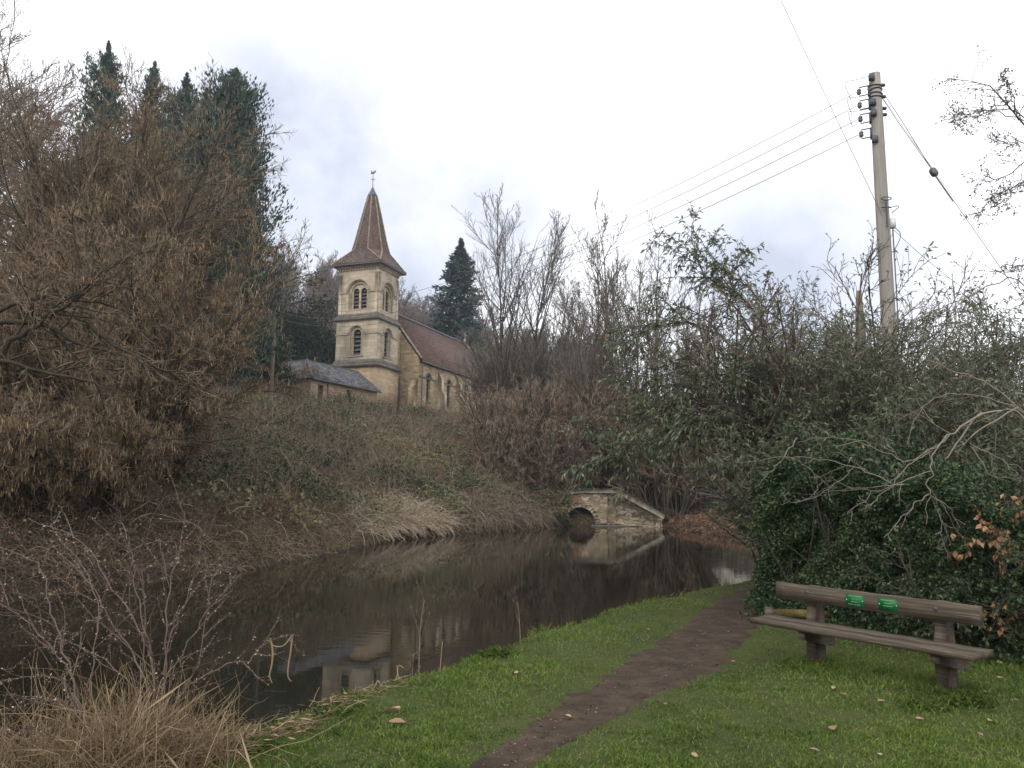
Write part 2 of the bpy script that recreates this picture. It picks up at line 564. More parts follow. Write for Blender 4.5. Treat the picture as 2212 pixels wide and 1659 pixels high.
M['orange_stone'] = stone_mat("orange_stone", [(0.2, (0.26, 0.175, 0.10)), (0.5, (0.41, 0.295, 0.175)), (0.8, (0.53, 0.445, 0.32))], (0.30, 0.23, 0.15), 0.5, 0.22, 0.015, ((0.33, 0.29, 0.23), 0.6), nscale=0.6, bump=0.3, contrast=0.3)
M['grey_stone'] = noise_mat("weathered_stone", [(0.3, (0.08, 0.072, 0.06)), (0.55, (0.15, 0.135, 0.115)), (0.75, (0.25, 0.225, 0.19))], scale=2.5, bump=0.3)
M['coping'] = noise_mat("lichen_coping", [(0.3, (0.11, 0.10, 0.075)), (0.55, (0.22, 0.20, 0.155)), (0.66, (0.34, 0.32, 0.27)), (0.75, (0.55, 0.53, 0.48))], scale=3.2, bump=0.4)
M['pale_stone'] = noise_mat("ridge_stone", [(0.3, (0.22, 0.19, 0.14)), (0.7, (0.42, 0.37, 0.28))], scale=4, bump=0.3)
M['hip'] = noise_mat("hip_tile", [(0.3, (0.13, 0.105, 0.08)), (0.7, (0.28, 0.24, 0.18))], scale=3, bump=0.3)
M['lead'] = noise_mat("lead", [(0.3, (0.05, 0.055, 0.075)), (0.7, (0.09, 0.095, 0.12))], scale=5, rough=0.5, spec=0.4)
M['louvre'] = noise_mat("louvre_slate", [(0.3, (0.07, 0.07, 0.07)), (0.7, (0.15, 0.145, 0.145))], scale=4, rough=0.7)
M['dark'] = noise_mat("dark_interior", [(0.3, (0.003, 0.003, 0.003)), (0.7, (0.006, 0.006, 0.006))], scale=4, rough=1.0, spec=0.0)  # near-black colour paints in the shade inside belfry and culvert
M['portal'] = stone_mat("portal_stone", [(0.2, (0.15, 0.115, 0.075)), (0.45, (0.28, 0.225, 0.145)), (0.7, (0.41, 0.345, 0.24)), (0.9, (0.52, 0.45, 0.34))], (0.14, 0.11, 0.08), 0.40, 0.18, 0.020, ((0.085, 0.078, 0.064), 0.95), nscale=1.3, bump=0.6, contrast=0.62, sstain=(1, 1, 0.6), warp=3.4)
M['dry_stone'] = stone_mat("dry_stone", [(0.2, (0.05, 0.045, 0.035)), (0.5, (0.10, 0.09, 0.07)), (0.8, (0.17, 0.15, 0.12))], (0.02, 0.018, 0.015), 0.35, 0.09, 0.02, ((0.05, 0.06, 0.035), 0.6), nscale=2, bump=0.8)
M['render'] = noise_mat("cream_render", [(0.25, (0.36, 0.32, 0.26)), (0.5, (0.55, 0.50, 0.43)), (0.8, (0.66, 0.62, 0.55))], scale=1.2, bump=0.15)
M['brick_red'] = noise_mat("red_brick", [(0.3, (0.30, 0.11, 0.06)), (0.7, (0.42, 0.18, 0.10))], scale=9, bump=0.3)
M['paint_green'] = noise_mat("green_enamel", [(0.3, (0.006, 0.105, 0.028)), (0.7, (0.009, 0.13, 0.036))], scale=6, rough=0.45, spec=0.3)
M['letter'] = noise_mat("engraving", [(0.3, (0.14, 0.30, 0.18)), (0.7, (0.20, 0.36, 0.23))], scale=9, rough=0.5)
M['screw'] = noise_mat("steel_screw", [(0.3, (0.55, 0.55, 0.5)), (0.7, (0.7, 0.7, 0.65))], scale=9, rough=0.3)
mg, t_, b_ = new_mat("window_glass")
b_.inputs['Base Color'].default_value = (0.03, 0.035, 0.045, 1)
b_.inputs['Roughness'].default_value = 0.12
M['glass'] = mg

# ------------------------------------------------------------ terrain
NEAR = np.array([(-26, -20), (-12, -3), (-5.5, 3.0), (-3.7, 4.85), (-2.85, 5.45), (-2.1, 5.78), (-1.0, 7.42), (0.17, 9.62), (1.25, 11.4), (2.65, 13.2),
                 (4.4, 15.2), (7, 17.6), (12, 21), (22, 24), (40, 27)], float)
FAR = np.array([(-34, -20), (-20, -2), (-12.5, 8), (-8.6, 14.5), (-6.5, 19.3), (-5.4, 25), (-4.4, 31), (-1.2, 36.6), (1.4, 40.4), (2.6, 43.3), (8.2, 43.2),
                (8.8, 40.2), (9.6, 35.5), (11.5, 32.5), (18, 31), (40, 35)], float)


def dist_poly(x, y, P):
    best = np.full(x.shape, 1e9)
    for a, b in zip(P[:-1], P[1:]):
        d = b - a
        t = np.clip(((x - a[0]) * d[0] + (y - a[1]) * d[1]) / (d @ d), 0, 1)
        best = np.minimum(best, np.hypot(x - a[0] - t * d[0], y - a[1] - t * d[1]))
    return best


WPOLY = np.concatenate([NEAR, FAR[::-1]])


def inside(x, y):
    c = np.zeros(x.shape, bool)
    P = WPOLY
    for a, b in zip(P, np.roll(P, -1, 0)):
        cond = ((a[1] > y) != (b[1] > y))
        with np.errstate(divide='ignore', invalid='ignore'):
            xi = (b[0] - a[0]) * (y - a[1]) / (b[1] - a[1] + 1e-12) + a[0]
        c ^= cond & (x < xi)
    return c


WATER = -0.45


def terrain(x, y):
    """height, kind (0 water bed, 1 near bank, 2 far bank), distance to shore"""
    x = np.asarray(x, float)
    y = np.asarray(y, float)
    dn = dist_poly(x, y, NEAR)
    df = dist_poly(x, y, FAR)
    wet = inside(x, y)
    near = dn < df
    d = np.minimum(dn, df)
    # near bank: flat lawn with a short drop to the water
    zn = WATER + 0.02 + smooth(0.0, 0.42, dn + 0.10 * wob(x, y, 2.3)) * (0.43 - 0.02) + 0.025 * wob(x, y, 1.1) * smooth(0.3, 1.2, dn)
    # far bank
    zl = np.interp(df, [0, .35, 1.2, 3, 6, 12, 18, 24, 34, 45, 80], [WATER, -.15, .35, 1.05, 2.5, 5.0, 6.7, 7.5, 8.6, 9.0, 9.4])
    zr = np.interp(df, [0, .4, 1.5, 5, 8, 13, 20, 40, 80], [WATER, -.1, .1, .55, 1.1, 2.4, 3.6, 5.0, 6.5])
    az = x / np.maximum(y, 1.0)
    zf = zl + (zr - zl) * smooth(0.13, 0.24, az)
    zf = np.where((y < 20) & (x < 0), np.minimum(zf, 5.2 + 0.1 * df), zf)
    zf = zf + (0.42 * np.abs(wob(x, y, 0.62)) + 0.26 * np.abs(wob(x, y, 1.25, 2.0)) - .2) * smooth(1.0, 4.0, df) + 0.5 * wob(x, y, 0.13, 1.7) * smooth(6, 20, df)
    cul = smooth(0.45, 0.6, df) * smooth(2.4, 3.0, x) * (1 - smooth(5.2, 7.9, x)) * (y > 43.2)
    zf = np.maximum(zf, cul * (1.25 - 0.2 * (x - 3)) + (1 - cul) * -5)
    A = np.interp(az, [-1.0, -.33, -.25, -.13, -.09, 0, .06, .13, .25, .6], [30, 29, 27, 20, 15.5, 14, 12.5, 4, 2, 1])
    zf = zf + A * smooth(88, 175, np.hypot(x, y)) + 5 * smooth(180, 420, np.hypot(x, y)) * np.clip(A / 20, 0, 1)
    z = np.where(near, zn, zf)
    bed = WATER - 0.03 - 0.9 * smooth(0, 1.6, d)
    z = np.where(wet, bed, z)
    return z, np.where(wet, 0, np.where(near, 1, 2)), d


def Z(x, y):
    return terrain(np.atleast_1d(x), np.atleast_1d(y))[0]


def Z1(x, y):
    return float(Z(x, y)[0])


def ground_at(px, py):
    d = ray(px, py)
    y = (0 - CAMZ) / d[2] if d[2] < 0 else 40.0
    for _ in range(8):
        y = (Z1(d[0] * y, y) - CAMZ) / d[2]
    return np.array([d[0] * y, y, CAMZ + d[2] * y])


def axis(segs):
    r = []
    for a, b, st in segs:
        r.append(np.arange(a, b, st))
    return np.concatenate(r + [np.array([segs[-1][1]])])


gx = axis([(-420, -120, 15), (-120, -40, 3), (-40, -12, 0.9), (-12, -5, 0.4), (-5, 9, 0.14), (9, 16, 0.4), (16, 50, 1.0), (50, 120, 4), (120, 420, 15)])
gy = axis([(-40, 2, 2.5), (2, 15, 0.14), (15, 24, 0.35), (24, 50, 0.55), (50, 90, 1.2), (90, 220, 4), (220, 520, 15)])
X, Y = np.meshgrid(gx, gy)
Zz, Kk, Dd = terrain(X.ravel(), Y.ravel())
nx, ny = len(gx), len(gy)
ii = (np.arange(ny - 1)[:, None] * nx + np.arange(nx - 1)[None]).ravel()
# tint: 0..0.4 near soil/grass, 0.6..1 far bank earth
tn = np.where(Kk == 1, 0.2 + 0.12 * wob(X.ravel(), Y.ravel(), 1.6), np.where(Kk == 0, 0.5, 0.8 + 0.15 * wob(X.ravel(), Y.ravel(), 0.7) - .22 * (1 - smooth(.5, 3.5, Dd)) - .1 * smooth(-.38, -.5, X.ravel() / np.maximum(Y.ravel(), 1))))  # far shore tinted darker, most at left, as painted shade under the hazels
gb = Buf()
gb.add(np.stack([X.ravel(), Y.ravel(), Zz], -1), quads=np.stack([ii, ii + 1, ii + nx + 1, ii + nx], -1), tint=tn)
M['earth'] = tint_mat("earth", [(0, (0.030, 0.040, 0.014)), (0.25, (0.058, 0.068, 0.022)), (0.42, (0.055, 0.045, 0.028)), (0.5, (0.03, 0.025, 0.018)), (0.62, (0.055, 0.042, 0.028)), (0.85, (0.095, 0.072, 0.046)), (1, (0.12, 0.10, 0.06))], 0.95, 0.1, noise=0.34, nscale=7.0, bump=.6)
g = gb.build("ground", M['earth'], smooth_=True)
g['kind'] = 'structure'

# water
mw, tw, bw = new_mat("canal_water")
bw.inputs['Base Color'].default_value = (0.012, 0.011, 0.007, 1)
bw.inputs['Roughness'].default_value = 0.012
bw.inputs['IOR'].default_value = 1.33
bw.inputs['Specular IOR Level'].default_value = 0.42
tcw = tw.nodes.new("ShaderNodeTexCoord")
n1 = tw.nodes.new("ShaderNodeTexNoise")
n1.inputs['Scale'].default_value = 3.2
n1.inputs['Detail'].default_value = 3
mpw = tw.nodes.new("ShaderNodeMapping")
mpw.inputs['Scale'].default_value = (1, 2.2, 1)
tw.links.new(tcw.outputs['Object'], mpw.inputs[0])
tw.links.new(mpw.outputs[0], n1.inputs['Vector'])
n2 = tw.nodes.new("ShaderNodeTexNoise")
n2.inputs['Scale'].default_value = 0.35
n2.inputs['Detail'].default_value = 2
tw.links.new(tcw.outputs['Object'], n2.inputs['Vector'])
mrw = tw.nodes.new("ShaderNodeMapRange")
mrw.inputs[1].default_value = 0.42
mrw.inputs[2].default_value = 0.7
mrw.inputs[3].default_value = 0.15
tw.links.new(n2.outputs[0], mrw.inputs[0])
mlw = tw.nodes.new("ShaderNodeMath")
mlw.operation = 'MULTIPLY'
tw.links.new(n1.outputs[0], mlw.inputs[0])
tw.links.new(mrw.outputs[0], mlw.inputs[1])
bpw = tw.nodes.new("ShaderNodeBump")
bpw.inputs['Strength'].default_value = 0.08
bpw.inputs['Distance'].default_value = 0.03
tw.links.new(mlw.outputs[0], bpw.inputs['Height'])
tw.links.new(bpw.outputs[0], bw.inputs['Normal'])
wb = Buf()
wv = np.array([(-60, -30), (60, -30), (60, 60), (-60, 60)])
tri = tessellate_polygon([[Vector((p[0], p[1], 0)) for p in WPOLY]])
# grow the outline a little so that the surface tucks under the banks
wp = []
for i, p in enumerate(WPOLY):
    a, b = WPOLY[i - 1], WPOLY[(i + 1) % len(WPOLY)]
    tg = (b - a) / np.linalg.norm(b - a)
    wp.append(p + np.array([tg[1], -tg[0]]) * 0.35)
wp = np.array(wp)
wb.add(np.concatenate([wp, np.full((len(wp), 1), WATER)], 1), tris=np.array(tri)[:, ::1])
wo = wb.build("water", mw)
wo['kind'] = 'structure'

fr_ = np.random.default_rng(55)
fx_ = fr_.uniform(-9, 9, 2600)
fy_ = fr_.uniform(6, 43, 2600)
_, fk, fd = terrain(fx_, fy_)
fm_ = (fk == 0) & (fr_.random(2600) < np.where(fd < .5, .45, .03) + .35 * (fy_ > 40))
fx_, fy_ = fx_[fm_], fy_[fm_]
fb = Buf()
fs = fr_.uniform(.02, .07, len(fx_))
fb.leaves(np.stack([fx_, fy_, np.full(len(fx_), WATER + .004)], -1), fr_.normal(0, 1, (len(fx_), 3)) * [1, 1, 0], fs, fs * .55, tint=fr_.uniform(0, 1, len(fx_)), nrm=np.tile([0., 0., 1.], (len(fx_), 1)), fold=.03, rs=fr_)
tag(fb.build("floating_leaves", M['litter']), "scattered dead leaves floating on the canal, thickest along its edges", "debris", None, 'stuff')

# trodden earth path
PATH = np.array([(-1.2, 2.0, 0.2), (-0.68, 3.6, 0.11), (-0.28, 4.55, 0.12), (0.10, 5.2, 0.18), (0.54, 5.95, 0.25), (1.08, 6.9, 0.37), (1.62, 7.8, 0.45), (2.45, 9.5, 0.46),
                 (3.15, 11.05, 0.45), (3.8, 12.4, 0.45), (4.8, 13.9, 0.45), (6.5, 16.0, 0.45), (9, 18.2, 0.45)])


def path_dist(x, y):
    """signed cover: distance to centre line divided by local half width"""
    best = np.full(np.shape(x), 1e9)
    for a, b in zip(PATH[:-1], PATH[1:]):
        d = b[:2] - a[:2]
        t = np.clip(((x - a[0]) * d[0] + (y - a[1]) * d[1]) / (d @ d), 0, 1)
        dd = np.hypot(x - a[0] - t * d[0], y - a[1] - t * d[1]) / (a[2] + t * (b[2] - a[2]))
        best = np.minimum(best, dd)
    return best


tt = np.linspace(0, len(PATH) - 1, 320)
cx = np.interp(tt, range(len(PATH)), PATH[:, 0])
cy = np.interp(tt, range(len(PATH)), PATH[:, 1])
hw = np.interp(tt, range(len(PATH)), PATH[:, 2])
for _ in range(8):
    for q in (cx, cy, hw):
        q[1:-1] = (q[:-2] + q[1:-1] + q[2:]) / 3
tx, ty = np.gradient(cx), np.gradient(cy)
tl = np.hypot(tx, ty)
nxp, nyp = ty / tl, -tx / tl
us = np.linspace(-1.35, 1.35, 41)
wl = 1 + 0.16 * wob(cx, cy, 3.1) + 0.08 * rng.normal(size=len(cx))
PX = cx[:, None] + nxp[:, None] * us[None] * (hw * wl)[:, None]
PY = cy[:, None] + nyp[:, None] * us[None] * (hw * wl)[:, None]
jag = .14 * wob(PX, PY, 5.5) + .10 * wob(PX, PY, 13, 2) + .06 * wob(PX, PY, 31, 1)
PZ = Z(PX.ravel(), PY.ravel()).reshape(PX.shape) + 0.012 - 0.04 * smooth(0.75, 1.15, np.abs(us)[None] + jag) - 0.008 * (1 - smooth(0, .7, np.abs(us)))[None] + 0.004 * wob(PX, PY, 14)
pb = Buf()
nu = len(us)
ii = (np.arange(len(cx) - 1)[:, None] * nu + np.arange(nu - 1)[None]).ravel()
pb.add(np.stack([PX, PY, PZ], -1).reshape(-1, 3), quads=np.stack([ii, ii + 1, ii + nu + 1, ii + nu], -1))
M['path'] = noise_mat("trodden_mud", [(0.3, (0.020, 0.0135, 0.008)), (0.5, (0.046, 0.031, 0.020)), (0.62, (0.062, 0.044, 0.030)), (0.75, (0.105, 0.078, 0.055))], scale=4, detail=12, rough=0.85, spec=0.2, bump=0.7, bdist=.025, bscale=17)
po = pb.build("path", M['path'], smooth_=True)
po['kind'] = 'structure'


# ------------------------------------------------------------ growing plants
def walk(p0, d0, ln, k, wander, up, rs):
    n = len(p0)
    P = np.empty((n, k, 3))
    P[:, 0] = p0
    d = norm(np.asarray(d0, float))
    up = np.asarray(up, float)
    for j in range(1, k):
        d = norm(d + rs.normal(0, wander, (n, 3)) + np.array([0, 0, 1.0]) * up)
        P[:, j] = P[:, j - 1] + d * (np.asarray(ln) / (k - 1)).reshape(-1, 1)
    return P


def kids(P, Rd, n, t0, t1, a0, a1, ratio, k, wander, up, rr, rtip, rs, lmin=0.05, fall=0.5, lvar=0.35):
    """n children on every parent path"""
    m, kp, _ = P.shape
    ln = np.linalg.norm(np.diff(P, axis=1), axis=-1).sum(1)
    idx = np.repeat(np.arange(m), n)
    t = np.tile((np.arange(n) + 0.5) / n, m) + rs.uniform(-0.5, 0.5, m * n) / n
    t = t0 + (t1 - t0) * np.clip(t, 0, 1)
    f = t * (kp - 1)
    k0 = np.minimum(f.astype(int), kp - 2)
    fr = (f - k0)[:, None]
    p = P[idx, k0] * (1 - fr) + P[idx, k0 + 1] * fr
    tg = norm(P[idx, k0 + 1] - P[idx, k0])
    pr = rs.normal(size=(m * n, 3))
    pr = norm(pr - (pr * tg).sum(1, keepdims=True) * tg)
    a = rs.uniform(a0, a1, m * n)[:, None]
    d = tg * np.cos(a) + pr * np.sin(a)
    l = np.maximum(ln[idx] * ratio * (1 - fall * (t - t0) / max(t1 - t0, 1e-6)) * rs.uniform(1 - lvar, 1 + lvar, m * n), lmin)
    C = walk(p, d, l, k, wander, up, rs)
    r0 = np.minimum((Rd[idx, k0] * (1 - fr[:, 0]) + Rd[idx, k0 + 1] * fr[:, 0]) * rr, l * 0.05)
    Rc = r0[:, None] * np.linspace(1, 0, k) + rtip * np.linspace(0.3, 1, k) * 1.0
    Rc = np.maximum(Rc, rtip)
    Rc[:, -1] = rtip * 0.6
    return C, Rc


def on_paths(P, n, t0, t1, rs):
    m, kp, _ = P.shape
    idx = np.repeat(np.arange(m), n)
    f = rs.uniform(t0, t1, m * n) * (kp - 1)
    k0 = np.minimum(f.astype(int), kp - 2)
    fr = (f - k0)[:, None]
    return P[idx, k0] * (1 - fr) + P[idx, k0 + 1] * fr, norm(P[idx, k0 + 1] - P[idx, k0])


def taper(n, k, r0, r1):
    return np.asarray(r0).reshape(-1, 1) * np.ones((n, 1)) * np.linspace(1, 0, k) + r1 * np.linspace(0, 1, k)


def px_limb(pts, y0, y1=None, k=None):
    """a limb whose outline was read off the photograph, laid at real distances y0..y1"""
    y1 = y0 if y1 is None else y1
    ys = np.linspace(y0, y1, len(pts))
    P = np.array([at(p[0], p[1], y) for p, y in zip(pts, ys)])
    k = k or max(6, len(pts) * 2)
    s = np.linspace(0, len(P) - 1, k)
    Q = np.stack([np.interp(s, range(len(P)), P[:, c]) for c in range(3)], -1)
    for _ in range(2):
        Q[1:-1] = (Q[:-2] + 2 * Q[1:-1] + Q[2:]) / 4
    return Q[None]


def bare_tree(name, loc, label, cat, group, seed, H, spread=0.35, stems=1, dens=(9, 8, 6), trunk_r=0.16, twig='twig', bark='bark', up=0.05, fall=.55,
              t0=0.3, ang=(0.35, 0.8), ratio=(0.42, 0.45, 0.45), rtip=0.006, wander=0.13, buds=0, lean=(0, 0), fork=0.0, clear=0.25):
    rs = np.random.default_rng(seed)
    e = empty(name, loc, label, cat, group)
    a = rs.uniform(0, 2 * math.pi, stems) + np.arange(stems)
    sp = rs.uniform(0.3, 1.0, stems) * spread if stems > 1 else np.full(stems, 0.03)
    d0 = np.stack([np.cos(a) * sp + lean[0], np.sin(a) * sp + lean[1], np.ones(stems)], -1)
    p0 = np.stack([np.cos(a) * 0.12 * min(stems - 1, 3), np.sin(a) * 0.12 * min(stems - 1, 3), np.full(stems, -0.3)], -1)
    ln = H * rs.uniform(0.78, 1.02, stems)
    ln[0] = H
    P0 = walk(p0, d0, ln, 12, 0.045, 0.03, rs)
    R0 = taper(stems, 12, np.full(stems, trunk_r) * rs.uniform(0.75, 1, stems), 0.012)
    tb = Buf()
    tb.tubes(P0, R0, 7)
    P1, R1 = kids(P0, R0, dens[0], t0, 0.98, ang[0], ang[1], ratio[0], 8, wander * 0.8, up, 0.6, rtip * 1.5, rs, fall=fall)
    tb.tubes(P1, R1, 4)
    tb.build('trunk', M[bark], e)
    cb = Buf()
    P2, R2 = kids(P1, R1, dens[1], 0.15, 1.0, 0.3, 0.9, ratio[1], 6, wander, up * 1.1, 0.6, rtip * 1.2, rs)
    cb.tubes(P2, R2, 3, tint=rs.uniform(0, 1, len(P2)))
    P3, R3 = kids(P2, R2, dens[2], 0.15, 1.0, 0.3, 0.9, ratio[2], 4, wander, up, 0.6, rtip, rs, lmin=0.12)
    cb.tubes(P3, R3, 3, tint=rs.uniform(0, 1, len(P3)))
    if len(dens) > 3:
        P3, R3 = kids(P3, R3, dens[3], 0.2, 1.0, 0.3, 0.9, 0.5, 3, wander, up, 0.6, rtip * 0.8, rs, lmin=0.1)
        cb.tubes(P3, R3, 3, tint=rs.uniform(0, 1, len(P3)))
    if buds:
        bp, bd = on_paths(P3, buds, 0.2, 1.0, rs)
        cb.leaves(bp, bd + rs.normal(0, .6, bp.shape), rs.uniform(.03, .07, len(bp)), 0.03, tint=rs.uniform(.6, 1, len(bp)))
    cb.build('crown', M[twig], e)
    return e


def conifer(name, loc, label, cat, group, seed, H, rad, mat='conifer', nb=110, per=46, size=(0.35, 0.7), droop=-0.10, tipup=0.06, power=0.85, base=0.04, narrow=False, tiers=False):
    rs = np.random.default_rng(seed)
    e = empty(name, loc, label, cat, group)
    P0 = walk(np.array([[0, 0, -0.4]]), np.array([[0.01, 0.0, 1]]), np.array([H + 0.4]), 14, 0.012, 0.02, rs)
    tb = Buf()
    tb.tubes(P0, taper(1, 14, [H * 0.018 + 0.08], 0.03), 8)
    tb.build('trunk', M['bark'], e)
    t = base + (1 - base) * (np.arange(nb) + rs.uniform(0, 1, nb)) / nb
    if tiers:
        t = np.clip(np.round(t * 26) / 26 + rs.normal(0, 0.006, nb), base, 0.995)
    f = t * 13
    k0 = np.minimum(f.astype(int), 12)
    fr = (f - k0)[:, None]
    p = P0[0, k0] * (1 - fr) + P0[0, k0 + 1] * fr
    a = np.arange(nb) * 2.39996 + rs.normal(0, 0.3, nb)
    ln = rad * np.clip(1 - t, 0.0, 1) ** power * (rs.uniform(0.42, 1.28, nb) if narrow else rs.uniform(0.7, 1.18, nb)) + (0.12 if narrow else 0.25)
    if narrow:
        ln = ln * np.clip((1 - t) / .16, 0.03, 1) ** .42
        dz = rs.uniform(0.45, 1.1, nb) + 2.2 * smooth(.86, 1.0, t)
    else:
        ln = ln * np.clip((1 - t) / .16, 0.03, 1) ** .6
        dz = rs.uniform(-0.15, 0.25, nb) + 0.5 * t + 1.2 * smooth(.92, 1.0, t)
    d = np.stack([np.cos(a), np.sin(a), dz], -1)
    B = walk(p, d, ln * (1.25 if narrow else 1.0), 7, 0.05, (0.12 if narrow else droop), rs)
    if not narrow:
        B[:, 4:, 2] += (np.arange(3) ** 1.5 * tipup)[None] * ln[:, None] * 0.6
    cb = Buf()
    cb.tubes(B, taper(nb, 7, ln * 0.018, 0.01), 3, tint=0.0)
    q, tg = on_paths(B, per, 0.12, 1.0, rs)
    n = len(q)
    wid = np.minimum(np.repeat(ln, per) * (0.13 if narrow else 0.10), .34 if narrow else 9)
    q = q + rs.normal(0, 1, (n, 3)) * wid[:, None] * np.array([1, 1, 0.5])
    if narrow:
        dd = tg * 0.8 + rs.normal(0, .45, (n, 3)) + np.array([0, 0, 0.5])
    else:
        dd = tg * 0.9 + rs.normal(0, .5, (n, 3)) + np.array([0, 0, -0.25])
    clump = np.repeat(rs.uniform(0.1, 0.8, nb), per)
    s = rs.uniform(size[0], size[1], n)
    if narrow or tiers or True:
        s = s * np.repeat(np.clip(.45 + (1 - t) * 3, .45, 1), per)
    cb.leaves(q, dd, s, s * rs.uniform(.22, .42, n), tint=np.clip(clump + rs.normal(0, .18, n), 0, 1), fold=0.12, rs=rs)
    cb.build('crown', M[mat], e)
    return e


def leafy_bush(name, loc, label, cat, group, seed, r, n=9000, leaf=(0.10, 0.18), wr=0.45, mat='holly', stems=10, clumps=70, shell=0.55, zlow=0.0, droop=0.0, twigmat='bark'):
    """evergreen: stems that fan out into many leaf clumps filling an uneven crown of half-axes r"""
    rs = np.random.default_rng(seed)
    e = empty(name, loc, label, cat, group)
    r = np.asarray(r, float)
    u = norm(rs.normal(size=(clumps, 3)))
    u[:, 2] = np.abs(u[:, 2]) * 1.0 - zlow * rs.uniform(0, 1, clumps)
    rad = shell + (1 - shell) * rs.uniform(0, 1, clumps) ** 0.6
    rad *= rs.uniform(0.78, 1.12, clumps)
    c = u * rad[:, None] * r + np.array([0, 0, r[2] * 0.25])
    tb = Buf()
    k = 7
    P = np.empty((clumps, k, 3))
    b = rs.normal(0, 0.12, (clumps, 3)) * np.array([1, 1, 0]) + np.array([0, 0, -0.2])
    for j in range(k):
        f = j / (k - 1)
        P[:, j] = b * (1 - f) + c * f + rs.normal(0, 0.05, (clumps, 3)) * (1 if 0 < j < k - 1 else 0)
        P[:, j, 2] += 0.15 * r[2] * math.sin(f * math.pi) * 0.6
    tb.tubes(P, taper(clumps, k, np.full(clumps, 0.02 + 0.012 * r[2]), 0.008), 4)
    tb.build('trunk', M[twigmat], e)
    per = max(4, n // clumps)
    sig = (r.mean() * 0.55 / clumps ** (1 / 3) * 1.5)
    cs = rs.uniform(0.6, 1.3, clumps)
    off = norm(rs.normal(size=(clumps, per, 3))) * (rs.uniform(0, 1, (clumps, per, 1)) ** 0.5) * sig * 1.5 * cs[:, None, None] * np.array([1, 1, 0.75])
    q = (c[:, None] + off).reshape(-1, 3)
    dd = off.reshape(-1, 3) / sig * 0.7 + rs.normal(0, 0.6, (clumps * per, 3)) + np.array([0, 0, -droop])
    s = rs.uniform(leaf[0], leaf[1], len(q))
    tint = np.repeat(rs.uniform(0.15, 0.7, clumps), per) + rs.normal(0, 0.17, len(q))
    q[:, 2] = np.maximum(q[:, 2], 0.02)
    cb = Buf()
    cb.leaves(q, dd, s, s * wr * rs.uniform(.7, 1.2, len(q)), tint=np.clip(tint, 0, 1), rs=rs)
    cb.build('crown', M[mat], e)
    return e


def gpt(px, y, dz=0.0):
    """a point on the terrain in the direction of px at depth y"""
    x = (px - 1106) / F * y
    return np.array([x, y, Z1(x, y) + dz])


# ============================================================ CHURCH
CA = 0.355
CX, CY, CB = -13.8, 68.0, 8.6
church = empty("stone_church", (CX, CY, 0), "stone church with a square louvred bell tower, flared tiled spire and long red-brown roof", "church", None, -CA)


def arch(cx, sill, spring, hw_, n=10):
    a = [(cx - hw_, sill), (cx + hw_, sill)]
    for i in range(n + 1):
        t = math.pi * i / n
        a.append((cx + hw_ * math.cos(t), spring + hw_ * math.sin(t)))
    return a


def rect(x0, x1, z0, z1):
    return [(x0, z0), (x1, z0), (x1, z1), (x0, z1)]


def ring(buf, f, cx, spring, r0, r1, outward, proud, n=12, tint=.5):
    """a projecting arch moulding (half annulus)"""
    o = np.asarray(outward, float)
    V = []
    for i in range(n + 1):
        t = math.pi * i / n
        a = np.array(f(cx + r0 * math.cos(t), spring + r0 * math.sin(t)))
        b = np.array(f(cx + r1 * math.cos(t), spring + r1 * math.sin(t)))
        V += [a, b, b + o * proud, a + o * proud]
    Q = []
    for i in range(n):
        b0, b1 = i * 4, i * 4 + 4
        Q += [[b0 + 3, b0 + 2, b1 + 2, b1 + 3], [b0 + 1, b1 + 1, b1 + 2, b0 + 2], [b0, b0 + 3, b1 + 3, b1]]
    Q += [[0, 1, 2, 3], [n * 4, n * 4 + 3, n * 4 + 2, n * 4 + 1]]
    buf.add(V, quads=Q, tint=tint)


def louvres(parent, f, cx, sill, spring, hw_, inward, depth, n):
    """sloping slats in an arched opening; returns the window part"""
    inn = np.asarray(inward, float)
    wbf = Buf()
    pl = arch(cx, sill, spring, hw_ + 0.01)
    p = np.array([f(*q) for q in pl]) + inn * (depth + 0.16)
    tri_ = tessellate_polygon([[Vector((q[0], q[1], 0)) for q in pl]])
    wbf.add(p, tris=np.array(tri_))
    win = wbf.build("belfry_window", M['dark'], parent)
    lb = Buf()
    top = spring + hw_
    st = (top - sill) / n
    for i in range(n):
        z0 = sill + i * st
        zz = z0 + st * 0.9
        h = hw_ if zz < spring else math.sqrt(max(hw_ ** 2 - (zz - spring) ** 2, 0.003))
        h *= 0.99
        a = [np.array(f(cx - h, z0)) + inn * (depth - 0.07), np.array(f(cx + h, z0)) + inn * (depth - 0.07),
             np.array(f(cx + h, z0 + st * 0.72)) + inn * (depth + 0.12), np.array(f(cx - h, z0 + st * 0.72)) + inn * (depth + 0.12)]
        th = np.array([0, 0, 0.05])
        lb.hexa([a[0], a[1], a[2], a[3], a[0] + th, a[1] + th, a[2] + th, a[3] + th])
    lb.build("louvre", M['louvre'], win)
    return win


TW, TD = 4.15, 3.8           # lower stage plan
UW, UD = 4.0, 3.65           # upper stage plan
tc_y = TD / 2
ash = Buf()                  # ashlar of both belfry stages
corb = Buf()


def face_map(side, w, d):
    """side 0 front, 1 right, 2 back, 3 left: maps (u,z) to local xyz; returns map, outward normal, face width"""
    if side == 0:
        return (lambda u, z: (u, tc_y - d / 2, z)), (0, -1, 0), w
    if side == 1:
        return (lambda u, z: (w / 2, tc_y + u, z)), (1, 0, 0), d
    if side == 2:
        return (lambda u, z: (-u, tc_y + d / 2, z)), (0, 1, 0), w
    return (lambda u, z: (-w / 2, tc_y - u, z)), (-1, 0, 0), d


def shifted(f, n_, dist):
    return lambda u, z: tuple(np.array(f(u, z)) + np.asarray(n_) * dist)


